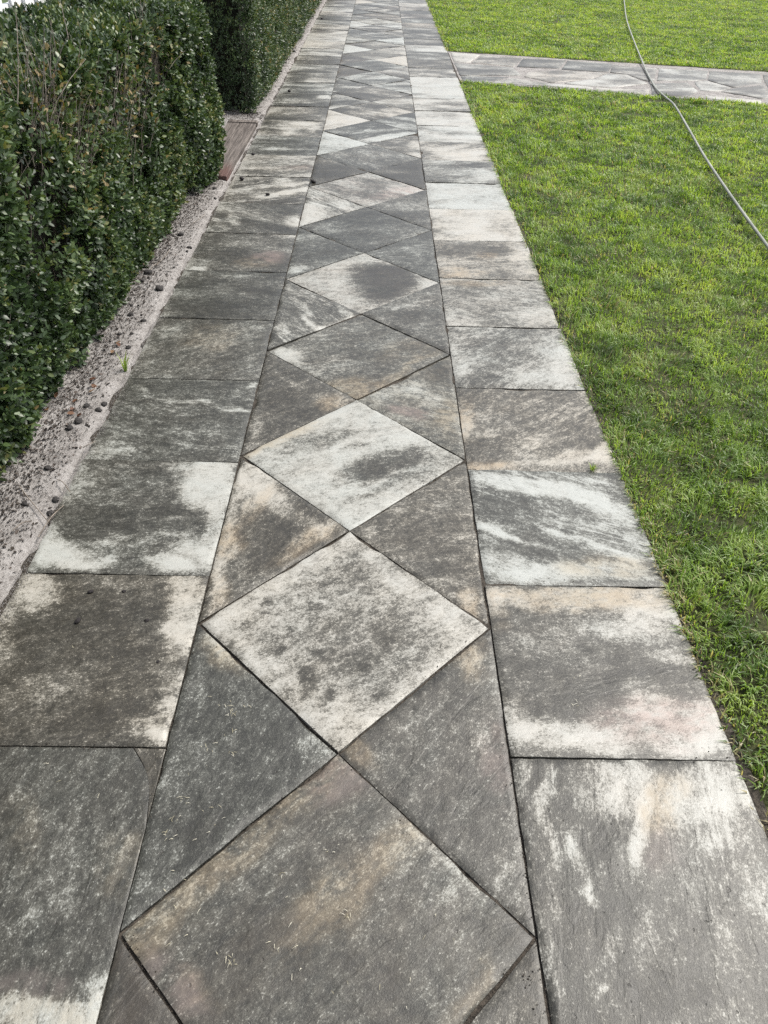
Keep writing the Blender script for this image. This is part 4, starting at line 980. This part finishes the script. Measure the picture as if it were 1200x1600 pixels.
# dry clippings on the stones
cl = [(360, 1105, 14, 8), (363, 1118, 10, 6), (287, 1252, 12, 10), (274, 1275, 8, 8), (265, 1305, 10, 12), (330, 1170, 6, 10), (362, 1178, 5, 8), (360, 1503, 14, 10), (430, 1480, 8, 20), (540, 1435, 10, 8), (520, 1335, 6, 16), (440, 1365, 4, 8), (385, 1105, 6, 6), (900, 1060, 3, 8), (895, 1100, 6, 6), (690, 1450, 5, 40), (300, 1450, 6, 60), (600, 1560, 8, 60), (480, 1450, 8, 70), (330, 1260, 10, 40), (340, 1120, 8, 40), (150, 1010, 6, 50), (110, 1200, 6, 40), (350, 1130, 8, 60), (270, 1380, 8, 50)]
Vs, Fs = [], []
for (x, y, k, sp) in cl:
    for _ in range((k+1)//2+1):
        q = at(x+rng.normal(0, sp*.6), y+rng.normal(0, sp*.6)); az = rng.uniform(0, 6.28); L = rng.uniform(.0018, .0065); w = rng.uniform(.0003, .0006)
        d = np.array([math.cos(az), math.sin(az), 0])*L; s = np.array([-math.sin(az), math.cos(az), 0])*w; b = np.array([q[0], q[1], .0045])
        o_ = len(Vs); Vs += [b-d-s, b-d+s, b+s*1.1+[0, 0, .002], b-s*1.1+[0, 0, .002], b+d+s*.5+[0, 0, .0004], b+d-s*.5+[0, 0, .0004]]; Fs += [(o_, o_+3, o_+2, o_+1), (o_+3, o_+5, o_+4, o_+2)]
Vs = np.array(Vs)
link('dry_clippings', mesh_np('dry_clippings', Vs, [np.array(Fs)], M_STRAW, False, {'tint': ('FLOAT', np.repeat(rng.random(len(Vs)//6), 6))}), kind='stuff', label='pale dry grass clippings scattered over the near slabs')

# crumbs of soil spilling out of the joints
cr = [(205, 1475), (215, 1490), (225, 1510), (240, 1540), (200, 1455), (830, 1530), (828, 1545), (835, 1570), (824, 1520), (262, 1175), (262, 1195), (258, 1215), (530, 1182), (320, 985), (335, 990), (345, 1000), (755, 975), (760, 990), (345, 955), (400, 925), (350, 805), (365, 775), (650, 925), (740, 900), (746, 930), (690, 1010), (620, 1095), (450, 1085), (490, 1130), (700, 860), (735, 800)]
tw = []
for (x, y) in cr:
    for _ in range(7):
        q = at(x+rng.normal(0, 6), y+rng.normal(0, 9)); r = rng.uniform(.0005, .0019)
        V = np.array([(1, 0, 0), (-1, 0, 0), (0, 1, 0), (0, -1, 0), (0, 0, 1), (0, 0, -1)])*r*rng.uniform(.6, 1.3, (6, 1))+np.array([q[0], q[1], .001])
        tw.append((V, np.array([(0, 2, 4), (2, 1, 4), (1, 3, 4), (3, 0, 4), (2, 0, 5), (1, 2, 5), (3, 1, 5), (0, 3, 5)])))
V, Q = join(tw); link('soil_crumbs', mesh_np('soil_crumbs', V, [Q], M_BED, False), kind='stuff', label='fine dark soil crumbs lying in and beside the slab joints')

# grit and soil crumbs caught along the joints of the near stones
jl = []
for i in range(-1, 9):
    y = D0+i*DS; jl += [((XL, y), (XM, y+DS/2)), ((XM, y+DS/2), (XL, y+DS)), ((XR, y), (XM, y+DS/2)), ((XM, y+DS/2), (XR, y+DS))]
for i in range(-1, 10):
    jl += [((XR, R0+i*RS), (XR2, R0+i*RS)), ((XL0, L0+i*LS), (XL, L0+i*LS)), ((XR, R0+i*RS), (XR, R0+(i+1)*RS)), ((XL, R0+i*RS), (XL, R0+(i+1)*RS))]
tw = []
O6 = np.array([(1, 0, 0), (-1, 0, 0), (0, 1, 0), (0, -1, 0), (0, 0, 1), (0, 0, -1.)]); O8 = np.array([(0, 2, 4), (2, 1, 4), (1, 3, 4), (3, 0, 4), (2, 0, 5), (1, 2, 5), (3, 1, 5), (0, 3, 5)])
for a, b in jl:
    a = np.array(a); b = np.array(b); L_ = np.linalg.norm(b-a); nn = np.array([-(b-a)[1], (b-a)[0]])/L_
    ph = random.uniform(0, 50)
    for _ in range(int(150*L_)):
        t = rng.random()
        if vnoise(np.array([[t*L_*7+ph, ph]]))[0] < .42: continue
        q = a+(b-a)*t+nn*rng.normal(0, .0035 if rng.random() < .8 else .011); r_ = rng.uniform(.0006, .0022)
        zq = -.003 if abs((q-a)@nn) < .003 else .0022
        tw.append((O6*r_*rng.uniform(.6, 1.3, (6, 1))+np.array([q[0], q[1], zq]), O8))
V, Q = join(tw); link('joint_grit', mesh_np('joint_grit', V, [Q], M_BED, False), kind='stuff', label='dark grit and soil caught along the joints of the slabs')

# loose sand grains on the outer edge of the left slabs
n = 9000
yy = np.concatenate([rng.uniform(.9, 3.2, n//2), rng.uniform(3.2, 9, n-n//2)]); xx = XL0-.012+np.abs(rng.normal(0, .022, n))*(.3+1.2*vnoise(np.c_[yy*5, yy*0], 99))
r_ = rng.uniform(.0006, .0016, n); c = np.stack([xx, yy, np.full(n, .0022)], 1)
V = (c[:, None]+O6[None]*r_[:, None, None]).reshape(-1, 3); F = (O8[None]+(np.arange(n)*6)[:, None, None]).reshape(-1, 3)
link('sand_grains', mesh_np('sand_grains', V, [F], M_SAND, False), kind='stuff', label='loose pale sand grains spilled onto the outer edge of the left slabs')
